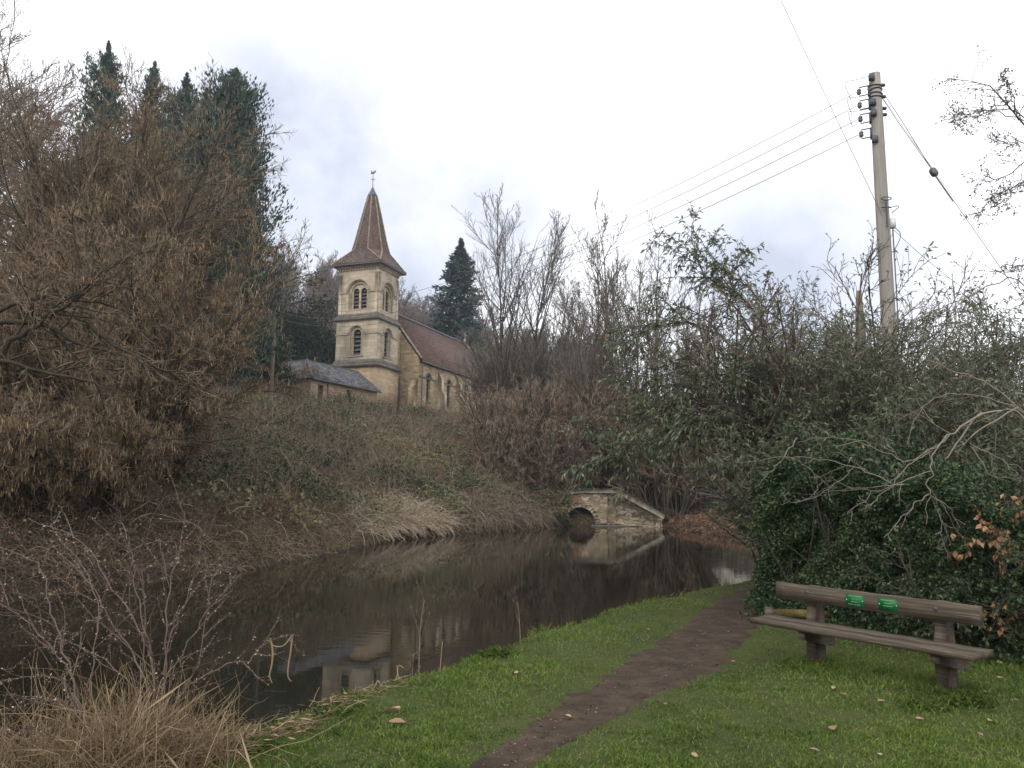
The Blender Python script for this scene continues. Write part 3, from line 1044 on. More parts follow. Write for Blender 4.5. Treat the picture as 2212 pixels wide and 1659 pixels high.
for side in range(4):
    mould = Buf()                # hood mould and string course of this stage
    f, n_, wf = face_map(side, UW, UD)
    inn = -np.asarray(n_, float)
    h = wf / 2
    z0, z1 = 16.75, 21.15
    if side in (0, 1, 3):
        ash.panel(rect(-h, h, z0, z1), [arch(0, 17.15, 18.75, 1.0)], f, inn, 0.16)
        f1 = shifted(f, inn, 0.16)
        ash.panel(arch(0, 17.15, 18.75, 1.0), [arch(0, 17.16, 18.70, 0.84)], f1, inn, 0.16)
        f2 = shifted(f, inn, 0.32)
        ash.panel(arch(0, 17.16, 18.70, 0.84), [arch(-0.39, 17.2, 18.85, 0.29), arch(0.39, 17.2, 18.85, 0.29)], f2, inn, 0.14)
        for cxx in (-0.39, 0.39):
            louvres(church, f2, cxx, 17.2, 18.85, 0.29, inn, 0.14, 6)
        ring(mould, f, 0, 18.75, 1.06, 1.2, n_, 0.09)
        ring(mould, f, 0, 18.75, 1.0, 1.06, n_, 0.04)
        for s_ in (-1, 1):
            a, b = sorted((s_ * 1.0, s_ * (h + 0.07)))
            mould.prism(rect(a, b, 18.66, 18.78), f, np.asarray(n_) * 0.09)
            # nook shafts
            mould.tubes([np.array([f(s_ * 0.92, 17.15), f(s_ * 0.92, 18.7)]) + inn * 0.07], np.full((1, 2), 0.055), 6)
        # strip at the corners
        for s_ in (-1, 1):
            a, b = sorted((s_ * (h - 0.32), s_ * h))
            ash.prism(rect(a, b, 16.8, 20.35), f, np.asarray(n_) * 0.035)
            mould.prism(rect(a - 0.03, b + 0.03, 20.35, 20.46), f, np.asarray(n_) * 0.08)
    else:
        ash.panel(rect(-h, h, z0, z1), [], f, inn, 0.1)
    if mould.n:
        mould.build("string_course", M['pale_stone'], church)
    mould = Buf()
    nc = 15
    for i in range(nc):
        u0 = -h + (i + 0.5) * wf / nc
        corb.prism(rect(u0 - 0.065, u0 + 0.065, 20.72, 20.93), shifted(f, n_, 0.0), np.asarray(n_) * 0.13)
    corb.prism(rect(-h - 0.13, h + 0.13, 20.93, 21.06), f, np.asarray(n_) * 0.15)
    corb.prism(rect(-h - 0.2, h + 0.2, 21.06, 21.2), f, np.asarray(n_) * 0.24)
    # lower stage
    f, n_, wf = face_map(side, TW, TD)
    h = wf / 2
    z0, z1 = 12.6, 16.15
    if side in (0, 1, 3):
        ash.panel(rect(-h, h, z0, z1), [arch(0, 12.98, 14.92, 0.62)], f, inn, 0.14)
        f1 = shifted(f, inn, 0.14)
        ash.panel(arch(0, 12.98, 14.92, 0.62), [arch(0, 13.02, 14.95, 0.39)], f1, inn, 0.2)
        louvres(church, f1, 0, 13.02, 14.95, 0.39, inn, 0.2, 6)
        ring(mould, f, 0, 14.92, 0.68, 0.86, n_, 0.09)
        for s_ in (-1, 1):
            a, b = sorted((s_ * 0.66, s_ * (h + 0.06)))
            mould.prism(rect(a, b, 14.86, 14.97), f, np.asarray(n_) * 0.08)
            mould.tubes([np.array([f(s_ * 0.52, 12.98), f(s_ * 0.52, 14.9)]) + inn * 0.06], np.full((1, 2), 0.05), 6)
        mould.prism(rect(-0.75, 0.75, 12.86, 12.98), f, np.asarray(n_) * 0.1)
    else:
        ash.panel(rect(-h, h, z0, z1), [], f, inn, 0.1)
    if mould.n:
        mould.build("string_course", M['pale_stone'], church)
ash.build("belfry_wall", M['ashlar'], church)
corb.build("corbel_table", M['ashlar'], church)


def frustum(buf, w0, d0, w1, d1, z0, z1, cy_=None):
    c = tc_y if cy_ is None else cy_
    buf.hexa([(-w0 / 2, c - d0 / 2, z0), (w0 / 2, c - d0 / 2, z0), (w0 / 2, c + d0 / 2, z0), (-w0 / 2, c + d0 / 2, z0),
              (-w1 / 2, c - d1 / 2, z1), (w1 / 2, c - d1 / 2, z1), (w1 / 2, c + d1 / 2, z1), (-w1 / 2, c + d1 / 2, z1)])


so = Buf()
frustum(so, TW + .42, TD + .42, TW + .42, TD + .42, 16.15, 16.32)
frustum(so, TW + .34, TD + .34, TW + .16, TD + .16, 16.32, 16.52)
frustum(so, TW + .12, TD + .12, UW - .05, UD - .05, 16.52, 16.80)
so.build("set_off", M['grey_stone'], church)
so = Buf()
frustum(so, TW + .62, TD + .62, TW + .58, TD + .58, 11.95, 12.22)
frustum(so, TW + .48, TD + .48, TW - .02, TD - .02, 12.22, 12.64)
so.build("set_off", M['grey_stone'], church)
bsb = Buf()
frustum(bsb, TW + .18, TD + .18, TW + .18, TD + .18, 7.2, 11.96)
bsb.build("tower_base", M['orange_stone'], church)

# spire: square eaves, broaches, octagon above
E0 = UW / 2 + 0.52
E1 = UD / 2 + 0.52


def octa(ap, z, sq=None):
    t = ap * math.tan(math.pi / 8)
    return [(x, tc_y + y, z) for x, y in [(-t, -ap), (t, -ap), (ap, -t), (ap, t), (t, ap), (-t, ap), (-ap, t), (-ap, -t)]]


spb = Buf()
# flared square skirt in two pitches, then octagon
sk = []
for e0, e1, zz in [(E0, E1, 21.2), (E0, E1, 21.3), (E0 * 0.93, E1 * 0.93, 21.47)]:
    sk.append([(-e0, tc_y - e1, zz), (e0, tc_y - e1, zz), (e0, tc_y + e1, zz), (-e0, tc_y + e1, zz)])
spb.add(sum(sk, []), quads=[[i + 4 * k, (i + 1) % 4 + 4 * k, (i + 1) % 4 + 4 * k + 4, i + 4 * k + 4] for k in range(2) for i in range(4)] + [[3, 2, 1, 0]])
kz, ka = 22.75, 1.62
o1 = octa(ka, kz)
vv = sk[2] + o1
# corner 0 (-,-): octagon verts 7,0 ; corner1 (+,-): 1,2 ; corner2 (+,+): 3,4 ; corner3 (-,+): 5,6
Q = [[0, 1, 4 + 1, 4 + 0], [1, 2, 4 + 3, 4 + 2], [2, 3, 4 + 5, 4 + 4], [3, 0, 4 + 7, 4 + 6]]
T3 = [[1, 4 + 2, 4 + 1], [2, 4 + 4, 4 + 3], [3, 4 + 6, 4 + 5], [0, 4 + 0, 4 + 7]]
spb.add(vv, quads=Q, tris=T3)
rings = [o1, octa(1.30, 24.0), octa(0.82, 26.3), octa(0.40, 28.2)]
spb.add(sum(rings, []), quads=[[k * 8 + i, k * 8 + (i + 1) % 8, k * 8 + 8 + (i + 1) % 8, k * 8 + 8 + i] for k in range(3) for i in range(8)])
spire = spb.build("spire_roof", M['tile_spire'], church)
hb = Buf()
for i in range(8):
    P = np.array([r[i] for r in rings])
    s = np.linspace(0, 3, 25)
    P = np.stack([np.interp(s, range(4), P[:, c]) for c in range(3)], -1)
    hb.tubes(P[None], np.where(np.arange(25) % 2, 0.085, 0.065)[None], 5)
for ci, (oa, ob) in enumerate([(7, 0), (1, 2), (3, 4), (5, 6)]):
    c0 = np.array(sk[1][ci])
    c1 = np.array(sk[2][ci])
    hb.tubes(np.array([[c0, (c0 + c1) / 2, c1]]), np.full((1, 3), 0.075), 5)
    for o_ in (oa, ob):
        s = np.linspace(0, 1, 8)[:, None]
        hb.tubes((c1 * (1 - s) + np.array(o1[o_]) * s)[None], np.where(np.arange(8) % 2, 0.085, 0.06)[None], 5)
hb.build("hip_tile", M['hip'], spire)


cap_ = Buf()
rr_ = [octa(0.47, 28.2), octa(0.42, 28.34), octa(0.23, 28.72), octa(0.05, 29.15)]
cap_.add(sum(rr_, []), quads=[[k * 8 + i, k * 8 + (i + 1) % 8, k * 8 + 8 + (i + 1) % 8, k * 8 + 8 + i] for k in range(3) for i in range(8)] + [[0, 3, 2, 1]])
cap_.build("spire_cap", M['lead'], spire)
ev = Buf()
frustum(ev, 2 * E0 + .04, 2 * E1 + .04, 2 * E0 + .04, 2 * E1 + .04, 21.1, 21.2)
ev.build("eaves", M['lead'], church)
vb = Buf()
vb.tubes(np.array([[(0, tc_y, 29.05), (0, tc_y, 29.9), (0, tc_y, 30.75)]]), np.array([[.035, .028, .02]]), 6)
for d_ in ((1, 0), (0, 1)):
    vb.tubes(np.array([[(-.28 * d_[0], tc_y - .28 * d_[1], 29.88), (.28 * d_[0], tc_y + .28 * d_[1], 29.88)]]), np.full((1, 2), .018), 5)
vb.prism([(-.28, 29.55), (-.05, 29.5), (.12, 29.52), (.25, 29.62), (.3, 29.85), (.18, 29.78), (.1, 29.68), (-.08, 29.68), (-.16, 29.85), (-.24, 29.8), (-.2, 29.68)],
         lambda u, z: (u, tc_y - 0.012, z + .92), (0, 0.024, 0))
vb.build("weather_vane", M['metal'], church)

# nave
NW, NG, NE, NR, NL = 3.5, 1.5, 13.45, 18.0, 18.5
nv0 = TD + NG
nb_ = Buf()
lanc = [(nv0 + 2.1, 9.5, 11.75), (nv0 + 6.7, 9.5, 11.75), (nv0 + 10.9, 9.5, 11.75), (nv0 + 15.2, 9.5, 11.75)]
fr = lambda u, z: (NW, u, z)
nb_.panel(rect(nv0, nv0 + NL, 7.2, NE), [arch(c, s0, s1, 0.42) for c, s0, s1 in lanc], fr, (-1, 0, 0), 0.28)
nb_.panel([(-NW, 7.2), (NW, 7.2), (NW, NE), (0, NR), (-NW, NE)], [], lambda u, z: (u, nv0, z), (0, 1, 0), 0.1)
nb_.panel([(-NW, 7.2), (NW, 7.2), (NW, NE), (0, NR), (-NW, NE)], [], lambda u, z: (-u, nv0 + NL, z), (0, -1, 0), 0.1)
nb_.panel(rect(-nv0 - NL, -nv0, 7.2, NE), [], lambda u, z: (-NW, -u, z), (1, 0, 0), 0.1)
# link between tower and nave
nb_.hexa([(-1.6, TD - .2, 7.2), (1.6, TD - .2, 7.2), (1.6, nv0 + .1, 7.2), (-1.6, nv0 + .1, 7.2), (-1.6, TD - .2, 16.1), (1.6, TD - .2, 16.1), (1.6, nv0 + .1, 16.1), (-1.6, nv0 + .1, 16.1)])
nb_.build("nave_wall", M['rubble'], church)
rb = Buf()
th = np.array([0, 0, 0.14])
for s_ in (1, -1):
    a = [np.array((s_ * (NW + 0.28), nv0 + 0.22, NE - 0.30)), np.array((s_ * (NW + 0.28), nv0 + NL - 0.22, NE - 0.30)), np.array((0, nv0 + NL - 0.22, NR + 0.04)), np.array((0, nv0 + 0.22, NR + 0.04))]
    rb.hexa(a + [q + th for q in a])
roof = rb.build("nave_roof", M['tile'], church)
rg = Buf()
rg.tubes(np.array([[(0, nv0 + .2, NR + .2), (0, nv0 + NL - .2, NR + .2)]]), np.full((1, 2), 0.12), 6)
rg.build("ridge", M['lead'], roof)
for yy in (nv0, nv0 + NL - 0.3):
    cp = Buf()
    for s_ in (1, -1):
        a = [np.array((s_ * (NW + .22), yy - .06, NE - .12)), np.array((s_ * (NW + .22), yy + .3, NE - .12)), np.array((0, yy + .3, NR + .22)), np.array((0, yy - .06, NR + .22))]
        up_ = np.array([0, 0, 0.2])
        cp.hexa(a + [q + up_ for q in a])
    cp.build("gable_coping", M['coping'], church)
cr = Buf()
ce = nv0 + NL - .15
cr.box((0, ce, NR + .55), (.3, .3, .35), taper=.6)
cr.box((0, ce, NR + 1.05), (.12, .12, .8))
cr.box((0, ce, NR + 1.15), (.5, .121, .12))
cr.build("gable_cross", M['pale_stone'], church)
gt = Buf()
gt.tubes(np.array([[(NW + .3, nv0 + .1, NE - .34), (NW + .3, nv0 + NL - .1, NE - .34)]]), np.full((1, 2), 0.07), 6)
gt.tubes(np.array([[(NW + .14, nv0 + .5, NE - .4), (NW + .14, nv0 + .5, 8.0)]]), np.full((1, 2), 0.05), 6)
gt.build("gutter", M['metal'], church)
lm = Buf()
for c, s0, s1 in lanc:
    g_ = Buf()
    pl = arch(c, s0, s1, 0.43)
    g_.add(np.array([fr(*q) for q in pl]) + np.array([-0.2, 0, 0]), tris=np.array(tessellate_polygon([[Vector((q[0], q[1], 0)) for q in pl]])))
    wn = g_.build("lancet_window", M['glass'], church)
    lb = Buf()
    for zz in np.arange(s0 + .3, s1 + .3, .38):
        lb.tubes(np.array([[(NW - .19, c - .4, zz), (NW - .19, c + .4, zz)]]), np.full((1, 2), .012), 4)
    lb.tubes(np.array([[(NW - .19, c, s0), (NW - .19, c, s1 + .4)]]), np.full((1, 2), .014), 4)
    lb.build("glazing_bar", M['metal'], wn)
    ring(lm, fr, c, s1, 0.45, 0.6, (1, 0, 0), 0.08)
    lm.prism(rect(c - .55, c + .55, s0 - .14, s0), fr, (0.1, 0, 0))
lm.prism(rect(nv0 + .05, nv0 + NL - .05, 11.68, 11.8), lambda u, z: (NW + .001, u, z), (0.05, 0, 0))
lm.build("window_hood", M['grey_stone'], church)
for bx in (nv0 + 4.4, nv0 + 8.8, nv0 + 13.05, nv0 + NL - .5):
    bb = Buf()
    bb.prism([(0, 7.2), (.75, 7.2), (.75, 10.4), (.42, 10.9), (.42, 12.0), (0, 12.7)], lambda u, z, bx=bx: (NW + u, bx - .25, z), (0, .5, 0))
    bb.build("buttress", M['ashlar'], church)
bb = Buf()
bb.prism([(0, 7.2), (-.8, 7.2), (-.8, 10.5), (-.0, 11.5)], lambda u, z: (NW - .62, nv0 + u, z), (.55, 0, 0))
bb.build("buttress", M['rubble'], church)

# ============================================================ LOW SLATE-ROOFED BUILDING before the tower
oa = 0.42
ocn = at(673, 817, 56.0)
annex = empty("vestry_building", (ocn[0], ocn[1], 0), "low stone building with a hipped grey slate roof below the church tower", "building", None, -oa)
ez = ocn[2]
LW, LB = 5.2, 9.0
ab = Buf()
wx = 0.25
ab.panel(rect(-LW, -wx, 5.5, ez + .02), [rect(-3.6, -2.8, ez - 1.6, ez - .45)], lambda u, z: (u, wx, z), (0, 1, 0), .2)
ab.panel(rect(wx, LB - .2, 5.5, ez + .02), [rect(1.1, 1.75, ez - 1.5, ez - .3), rect(4.6, 5.3, ez - 1.5, ez - .3)], lambda u, z: (-wx, u, z), (-1, 0, 0), .2)
ab.panel([(-LW, 5.5), (-wx, 5.5), (-wx, ez), (-2.3, ez + 1.72), (-LW, ez + 1.72)], [], lambda u, z: (u, LB - .2, z), (0, -1, 0), .1)
ab.panel(rect(wx, LB - .2, 5.5, ez + 1.6), [], lambda u, z: (-LW, u, z), (1, 0, 0), .1)
ab.build("wall", M['orange_stone'], annex)
ar = Buf()
RZ = 1.78
inx = 2.35
tk = np.array([0, 0, 0.1])
a = [np.array((0., 0., ez)), np.array((0., LB, ez)), np.array((-inx, LB, ez + RZ)), np.array((-inx, inx, ez + RZ))]
ar.hexa(a + [q + tk for q in a])
ar.build("roof", M['slate'], annex)
ar = Buf()
a = [np.array((-LW - .2, 0, ez)), np.array((0., 0., ez)), np.array((-inx, inx, ez + RZ)), np.array((-LW - .2, inx, ez + RZ))]
ar.hexa(a + [q + tk * 0.98 for q in a])
o = ar.build("roof", stone_mat("patched_slate", [(0.2, (0.06, 0.055, 0.055)), (0.5, (0.105, 0.10, 0.10)), (0.8, (0.17, 0.16, 0.155))], (0.05, 0.045, 0.045), 0.35, 0.16, 0.012, ((0.09, 0.06, 0.05), 0.85), bump=0.25), annex)
o['label'] = "roof slope of slate with brown stained patches"
ar = Buf()
a = [np.array((-LW - .2, inx - .1, ez + RZ + .03)), np.array((-inx + .1, inx - .1, ez + RZ + .03)), np.array((-inx + .1, LB, ez + RZ + .03)), np.array((-LW - .2, LB, ez + RZ + .03))]
ar.hexa(a + [q + np.array([0, 0, .06]) for q in a])
ar.build("roof_ridge", M['lead'], annex)
ar = Buf()
ar.tubes(np.array([[(.02, .02, ez + .1), (-inx, inx, ez + RZ + .1)]]), np.full((1, 2), .09), 5)
ar.build("hip_tile", M['slate'], annex)
for c0, c1, ff in ((1.1, 1.75, lambda u, z: (-wx - .16, u, z)), (4.6, 5.3, lambda u, z: (-wx - .16, u, z)), (-3.6, -2.8, lambda u, z: (u, wx + .16, z))):
    gbf = Buf()
    lo = ez - 1.5
    gbf.add([ff(c0, lo), ff(c1, lo), ff(c1, ez - .35), ff(c0, ez - .35)], quads=[[0, 1, 2, 3]])
    wn = gbf.build("window", M['glass'], annex)
ad = Buf()
ad.tubes(np.array([[(.03, .05, ez - .02), (.03, LB, ez - .02)]]), np.full((1, 2), .06), 6)
ad.tubes(np.array([[(-.12, 2.1, ez - .05), (-.12, 2.1, 6.0)]]), np.full((1, 2), .045), 6)
ad.build("gutter", M['metal'], annex)

# ============================================================ CULVERT PORTAL
cul = empty("culvert_portal", (3.8, 43.45, 0), "stone culvert portal with a dark round arch and sloping lichened coping across the water", "portal")
pbf = Buf()
fz = 1.34
# local x from arch centre
fm = lambda u, z: (u, 0, z)
wall_out = [(-1.6, -1.3), (1.95, -1.3), (1.95, fz), (0.1, fz), (-1.6, fz - .16)]
hole = [(0.80 * math.cos(t), -0.25 + 0.80 * math.sin(t)) for t in np.linspace(-math.pi / 2, 1.5 * math.pi, 29)[:-1]]
pbf.panel(wall_out, [hole], fm, (0, 1, 0), 0.5)
pbf.prism([(1.5, -1.3), (1.95, -1.3), (1.95, fz), (1.5, fz)], lambda u, z: (u, -.07, z), (0, .069, 0))
# wing wall, turning a little towards the camera
wa = math.atan2(-0.5, 2.3)
ca, sa = math.cos(wa), math.sin(wa)
wing = [(0, -1.3), (2.45, -1.3), (2.45, 0.1), (2.3, 0.12), (0.1, fz), (0, fz)]
pbf.prism(wing, lambda u, z: (1.95 + u * ca, u * sa, z), (0.1, 0.5, 0))
pbf.prism([(2.0, -1.3), (2.5, -1.3), (2.5, .06), (2.0, .32)], lambda u, z: (1.95 + u * ca, u * sa - .06, z), (0, .059, 0))
pbf.build("wall", M['portal'], cul)
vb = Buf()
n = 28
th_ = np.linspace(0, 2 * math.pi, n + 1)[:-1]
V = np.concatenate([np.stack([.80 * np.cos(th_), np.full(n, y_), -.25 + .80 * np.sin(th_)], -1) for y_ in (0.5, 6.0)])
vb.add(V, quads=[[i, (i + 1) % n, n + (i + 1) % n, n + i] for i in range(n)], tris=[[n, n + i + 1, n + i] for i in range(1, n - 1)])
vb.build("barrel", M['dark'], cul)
vr = Buf()
for i in range(17):
    t0 = math.pi * (i - 1) / 15 + .012
    t1 = math.pi * i / 15 - .012
    q = [(.81, t0), (1.03 + .05 * (i % 2), t0), (1.03 + .05 * (i % 2), t1), (.81, t1)]
    vr.prism([(r * math.cos(t), -.25 + r * math.sin(t)) for r, t in q], lambda u, z: (u, -.025, z), (0, .024, 0))
vr.build("arch_stone", M['portal'], cul)
bf = Buf()
for i in range(3):
    bf.prism(rect(-.40, -.1, .82 + i * .09, .895 + i * .09), lambda u, z: (u, -.03, z), (0, .029, 0))
bf.build("brick_patch", M['brick_red'], cul)
cb_ = Buf()
cb_.prism([(-1.65, fz - .17), (.1, fz), (2.0, fz), (2.0, fz + .2), (1.8, fz + .25), (.1, fz + .25), (-1.65, fz + .06)], lambda u, z: (u, -.13, z), (0, .72, 0))
cb_.prism([(-.03, fz + .005), (2.55, -.02), (2.6, .2), (.2, fz + .24), (-.03, fz + .265)], lambda u, z: (1.98 + u * ca, u * sa - .12, z), (0.14, .66, 0))
cb_.build("coping", M['coping'], cul)
lg = Buf()
lg.box((1.9, -.16, WATER + .02), (2.6, .35, .07))
lg.build("ledge", M['grey_stone'], cul)

# ============================================================ WHITE HOUSE behind the trees, DRY STONE WALL
hp = at(1532, 1000, 60.0)
house = empty("cream_house", (hp[0], 60.0, 0), "cream rendered cottage half hidden behind the evergreens at the bend of the canal", "house", None, -0.18)
hb_ = Buf()
hz0, hz1 = 0.5, 5.6
hwn = [rect(1.55, 2.3, 2.75, 3.9), rect(2.6, 3.35, 2.75, 3.9), rect(5.2, 6.3, 2.75, 4.0), rect(5.2, 6.3, .9, 1.9)]
hb_.panel(rect(0, 9, hz0, hz1), hwn, lambda u, z: (u, 0, z), (0, 1, 0), .2)
hb_.panel([(0, hz0), (6, hz0), (6, hz1), (3, hz1 + 2.6), (0, hz1)], [], lambda u, z: (0, 6 - u, z), (1, 0, 0), .1)
hb_.panel([(0, hz0), (6, hz0), (6, hz1), (3, hz1 + 2.6), (0, hz1)], [], lambda u, z: (9, u, z), (-1, 0, 0), .1)
hb_.panel(rect(0, 9, hz0, hz1), [], lambda u, z: (9 - u, 6, z), (0, -1, 0), .1)
hb_.build("wall", M['render'], house)
hr = Buf()
for s_ in (-1, 1):
    a = [np.array((-.2, 3 + s_ * 3.3, hz1 - .26)), np.array((9.2, 3 + s_ * 3.3, hz1 - .26)), np.array((9.2, 3, hz1 + 2.62)), np.array((-.2, 3, hz1 + 2.62))]
    hr.hexa(a + [q + np.array([0, 0, .14]) for q in a])
hr.build("roof", M['slate'], house)
for r in hwn:
    gbf = Buf()
    gbf.add([(r[0][0], .17, r[0][1]), (r[1][0], .17, r[0][1]), (r[1][0], .17, r[2][1]), (r[0][0], .17, r[2][1])], quads=[[0, 1, 2, 3]])
    wn = gbf.build("window", M['glass'], house)
    fb = Buf()
    xm = (r[0][0] + r[1][0]) / 2
    for x_ in (r[0][0] + .03, xm, r[1][0] - .03):
        fb.box((x_, .13, (r[0][1] + r[2][1]) / 2), (.06, .06, r[2][1] - r[0][1]))
    fb.build("window_frame", M['white_plastic'], wn)
hc = Buf()
hc.box((7.6, 3, hz1 + 3.0), (.8, .6, 1.5))
hc.build("chimney", M['grey_stone'], house)

sw = empty("dry_stone_wall", (9.9, 46.2, 0), "dark curved dry-stone wall at the top of the leaf-strewn bank", "wall")
swb = Buf()
px_ = [(9.9, 47.5), (10.3, 46.3), (11.2, 45.2), (13.0, 44.6), (16.0, 44.8)]
s = np.linspace(0, 4, 22)
wxs = np.interp(s, range(5), [p[0] for p in px_]) - 9.9
wys = np.interp(s, range(5), [p[1] for p in px_]) - 46.2
for _ in range(2):
    wxs[1:-1] = (wxs[:-2] + wxs[1:-1] + wxs[2:]) / 3
    wys[1:-1] = (wys[:-2] + wys[1:-1] + wys[2:]) / 3
gz = Z(wxs + 9.9, wys + 46.2)
V = []
for i in range(22):
    ttop = gz[i] + 1.5 + .04 * math.sin(i * 2.1)
    V += [(wxs[i], wys[i], gz[i] - .5), (wxs[i], wys[i] + .08, ttop), (wxs[i] + .05, wys[i] + .45, ttop), (wxs[i] + .05, wys[i] + .5, gz[i] - .5)]
swb.add(V, quads=[[i * 4 + k, i * 4 + 4 + k, i * 4 + 4 + (k + 1) % 4, i * 4 + (k + 1) % 4] for i in range(21) for k in range(4)] + [[0, 1, 2, 3]])
swb.build("wall", M['dry_stone'], sw)
swc = Buf()
swc.box((0.0, 1.2, gz[0] + 1.58), (1.1, .5, .16), rot=.5)
o = swc.build("cap_stone", M['render'], sw)

# ============================================================ BENCH
bl = ground_at(1764, 1432)
br_ = ground_at(2046, 1486)
bc = (bl + br_) / 2
ax = br_ - bl
span = float(np.hypot(ax[0], ax[1]))
brz = math.atan2(ax[1], ax[0])
bench = empty("wooden_bench", (bc[0], bc[1], float(min(bl[2], br_[2]))), "weathered timber bench with two green plaques on its backboard, standing before the hedge", "bench", None, brz)
# local x runs along the bench towards the camera, front is -y (towards the canal)
BL = 1.90
for s_, lb_ in ((-1, 0), (1, 0)):
    p = Buf()
    x0 = s_ * span / 2
    p.prism([(-.08, -.35), (.085, -.35), (.085, .40), (.075, .45), (.055, .72), (-.02, .72), (-.055, .45), (-.08, .38)], lambda u, z: (x0 - .05, u, z), (.10, 0, 0))
    p.build("leg", M['wood'], bench)
    p = Buf()
    xx = x0 + .055
    p.prism([(-.36, .34), (.13, .34), (.13, .18), (.0, .18), (-.36, .27)], lambda u, z: (xx, u, z), (.075, 0, 0))
    brk = p.build("bracket", M['wood'], bench)
    for by, bz in ((.06, .27), (.04, .19)):
        q = Buf()
        q.tubes(np.array([[(xx + .07, by, bz), (xx + .082, by, bz)]]), np.full((1, 2), .014), 8, cap=True)
        q.build("bolt", M['metal'], brk)
for y0_, y1_, zj in ((-.40, -.235, .0), (-.225, -.06, .004)):
    p = Buf()
    k = 24
    xs = np.linspace(-BL / 2 - .10, BL / 2 + .06, k)
    V = []
    for i, x_ in enumerate(xs):
        jz = .003 * math.sin(i * 1.7) + zj
        V += [(x_, y0_ + .002 * math.sin(i * 2.3), .345), (x_, y1_, .345), (x_, y1_, .393 + jz), (x_, y0_ + .002 * math.sin(i * 2.3), .393 + jz)]
    p.add(V, quads=[[i * 4 + j, i * 4 + (j + 1) % 4, i * 4 + 4 + (j + 1) % 4, i * 4 + 4 + j] for i in range(k - 1) for j in range(4)] + [[3, 2, 1, 0], [(k - 1) * 4 + j for j in range(4)]])
    p.build("seat_plank", M['wood'], bench)
p = Buf()
BZ0, BZ1 = .574, .728
k = 24
xs = np.linspace(-BL / 2, BL / 2, k)
V = []
for i, x_ in enumerate(xs):
    j1 = .0025 * math.sin(i * 1.3 + 1)
    V += [(x_, -.115, BZ0 + j1), (x_, -.068, BZ0 + j1), (x_, -.068, BZ1 + j1), (x_, -.115, BZ1 + j1)]
p.add(V, quads=[[i * 4 + j, i * 4 + (j + 1) % 4, i * 4 + 4 + (j + 1) % 4, i * 4 + 4 + j] for i in range(k - 1) for j in range(4)] + [[3, 2, 1, 0], [(k - 1) * 4 + j for j in range(4)]])
backb = p.build("backrest", M['wood'], bench)
for s_ in (-1, 1):
    q = Buf()
    q.tubes(np.array([[(s_ * span / 2, -.113, .665), (s_ * span / 2, -.1175, .665)]]), np.full((1, 2), .02), 8, cap=True)
    q.build("bolt", M['metal'], backb)
for ci, (xc, lines) in enumerate(((-.115, [(.72, .022), (.36, .014), (.42, .014), (.78, .012)]), (.195, [(.80, .022), (.38, .014), (.52, .016)]))):
    pq = Buf()
    pq.box((xc, -.117, .648), (.172, .004, .108))
    pl = pq.build("plaque", M['paint_green'], bench)
    lt = Buf()
    zc = .683
    rs = np.random.default_rng(ci)
    for wln, hh in lines:
        x_ = xc - .078 * wln
        while x_ < xc + .078 * wln:
            wd = rs.uniform(.003, .0065)
            lt.box((x_ + wd / 2, -.1196, zc), (wd, .001, hh * rs.uniform(.55, 1) * .6))
            x_ += wd + (.0018 if rs.random() > .16 else .006)
        zc -= .024
    lt.build("lettering", M['letter'], pl)
    for s_ in (-1, 1):
        sc2 = Buf()
        sc2.tubes(np.array([[(xc + s_ * .077, -.1185, .648), (xc + s_ * .077, -.1205, .648)]]), np.full((1, 2), .0048), 8, cap=True)
        sc2.build("screw", M['screw'], pl)

# low timber rail at the foot of the hedge
lp = ground_at(1662, 1352)
lr = empty("low_timber_rail", (lp[0], lp[1], lp[2]), "low timber post and yellowed log at the hedge's foot, left of the bench", "rail", None, -0.2)
q = Buf()
q.box((0, 0, .04), (.1, .1, .36), taper=.94)
q.build("post", M['wood'], lr)
q = Buf()
q.tubes(np.array([[(.02, .0, .15), (.35, .06, .15), (.75, .1, .14)]]), np.full((1, 3), .055), 9, cap=True)
q.build("rail", noise_mat("mossy_log", [(.3, (.06, .045, .02)), (.6, (.15, .115, .04)), (.8, (.2, .17, .07))], scale=9, bump=.4), lr)

# post and rail fence at the right edge
f0 = at(2100, 1212, 8.4)
fx, fy = f0[0], 8.4
fence = empty("rail_fence", (fx, fy, 0), "brown timber post-and-rail fence behind the copper beech leaves", "fence", None, -0.35)
for zc in (f0[2], f0[2] - .56):
    q = Buf()
    q.tubes(np.array([[(-.02, 0, zc), (.6, .02, zc + .01), (1.7, 0, zc), (2.9, .02, zc)]]), np.full((1, 4), .055), 8, cap=True)
    q.build("rail", M['pole_brown'], fence)
for x_ in (1.2, 2.8):
    q = Buf()
    q.box((x_, .11, .45), (.1, .1, 1.3), taper=.97)
    q.build("post", M['pole_brown'], fence)

# ============================================================ UTILITY POLES AND WIRES
PD = 13.6
ptop = at(1889, 160, PD)
pbx = at(1921, 720, PD)
slope = (ptop - pbx) / (ptop[2] - pbx[2])
pbase = pbx - slope * (pbx[2] - 0.0)
pole = empty("utility_pole", tuple(pbase), "tall grey wooden utility pole with insulators rising out of the evergreen shrubs", "utility pole")
pt = ptop - pbase
lean = pt / pt[2]
q = Buf()
zz = np.linspace(-.3, pt[2], 14)
q.tubes(np.array([[lean * z_ for z_ in zz]]), np.linspace(.145, .10, 14)[None], 18, cap=True)
q.build("pole_shaft", M['pole'], pole, smooth_=False)
anchor = []


def pz(py, off=0.0):
    """height on the pole (local) seen at picture height py"""
    return float(np.interp(py, [160, 720], [pt[2], pbx[2] - pbase[2]]))


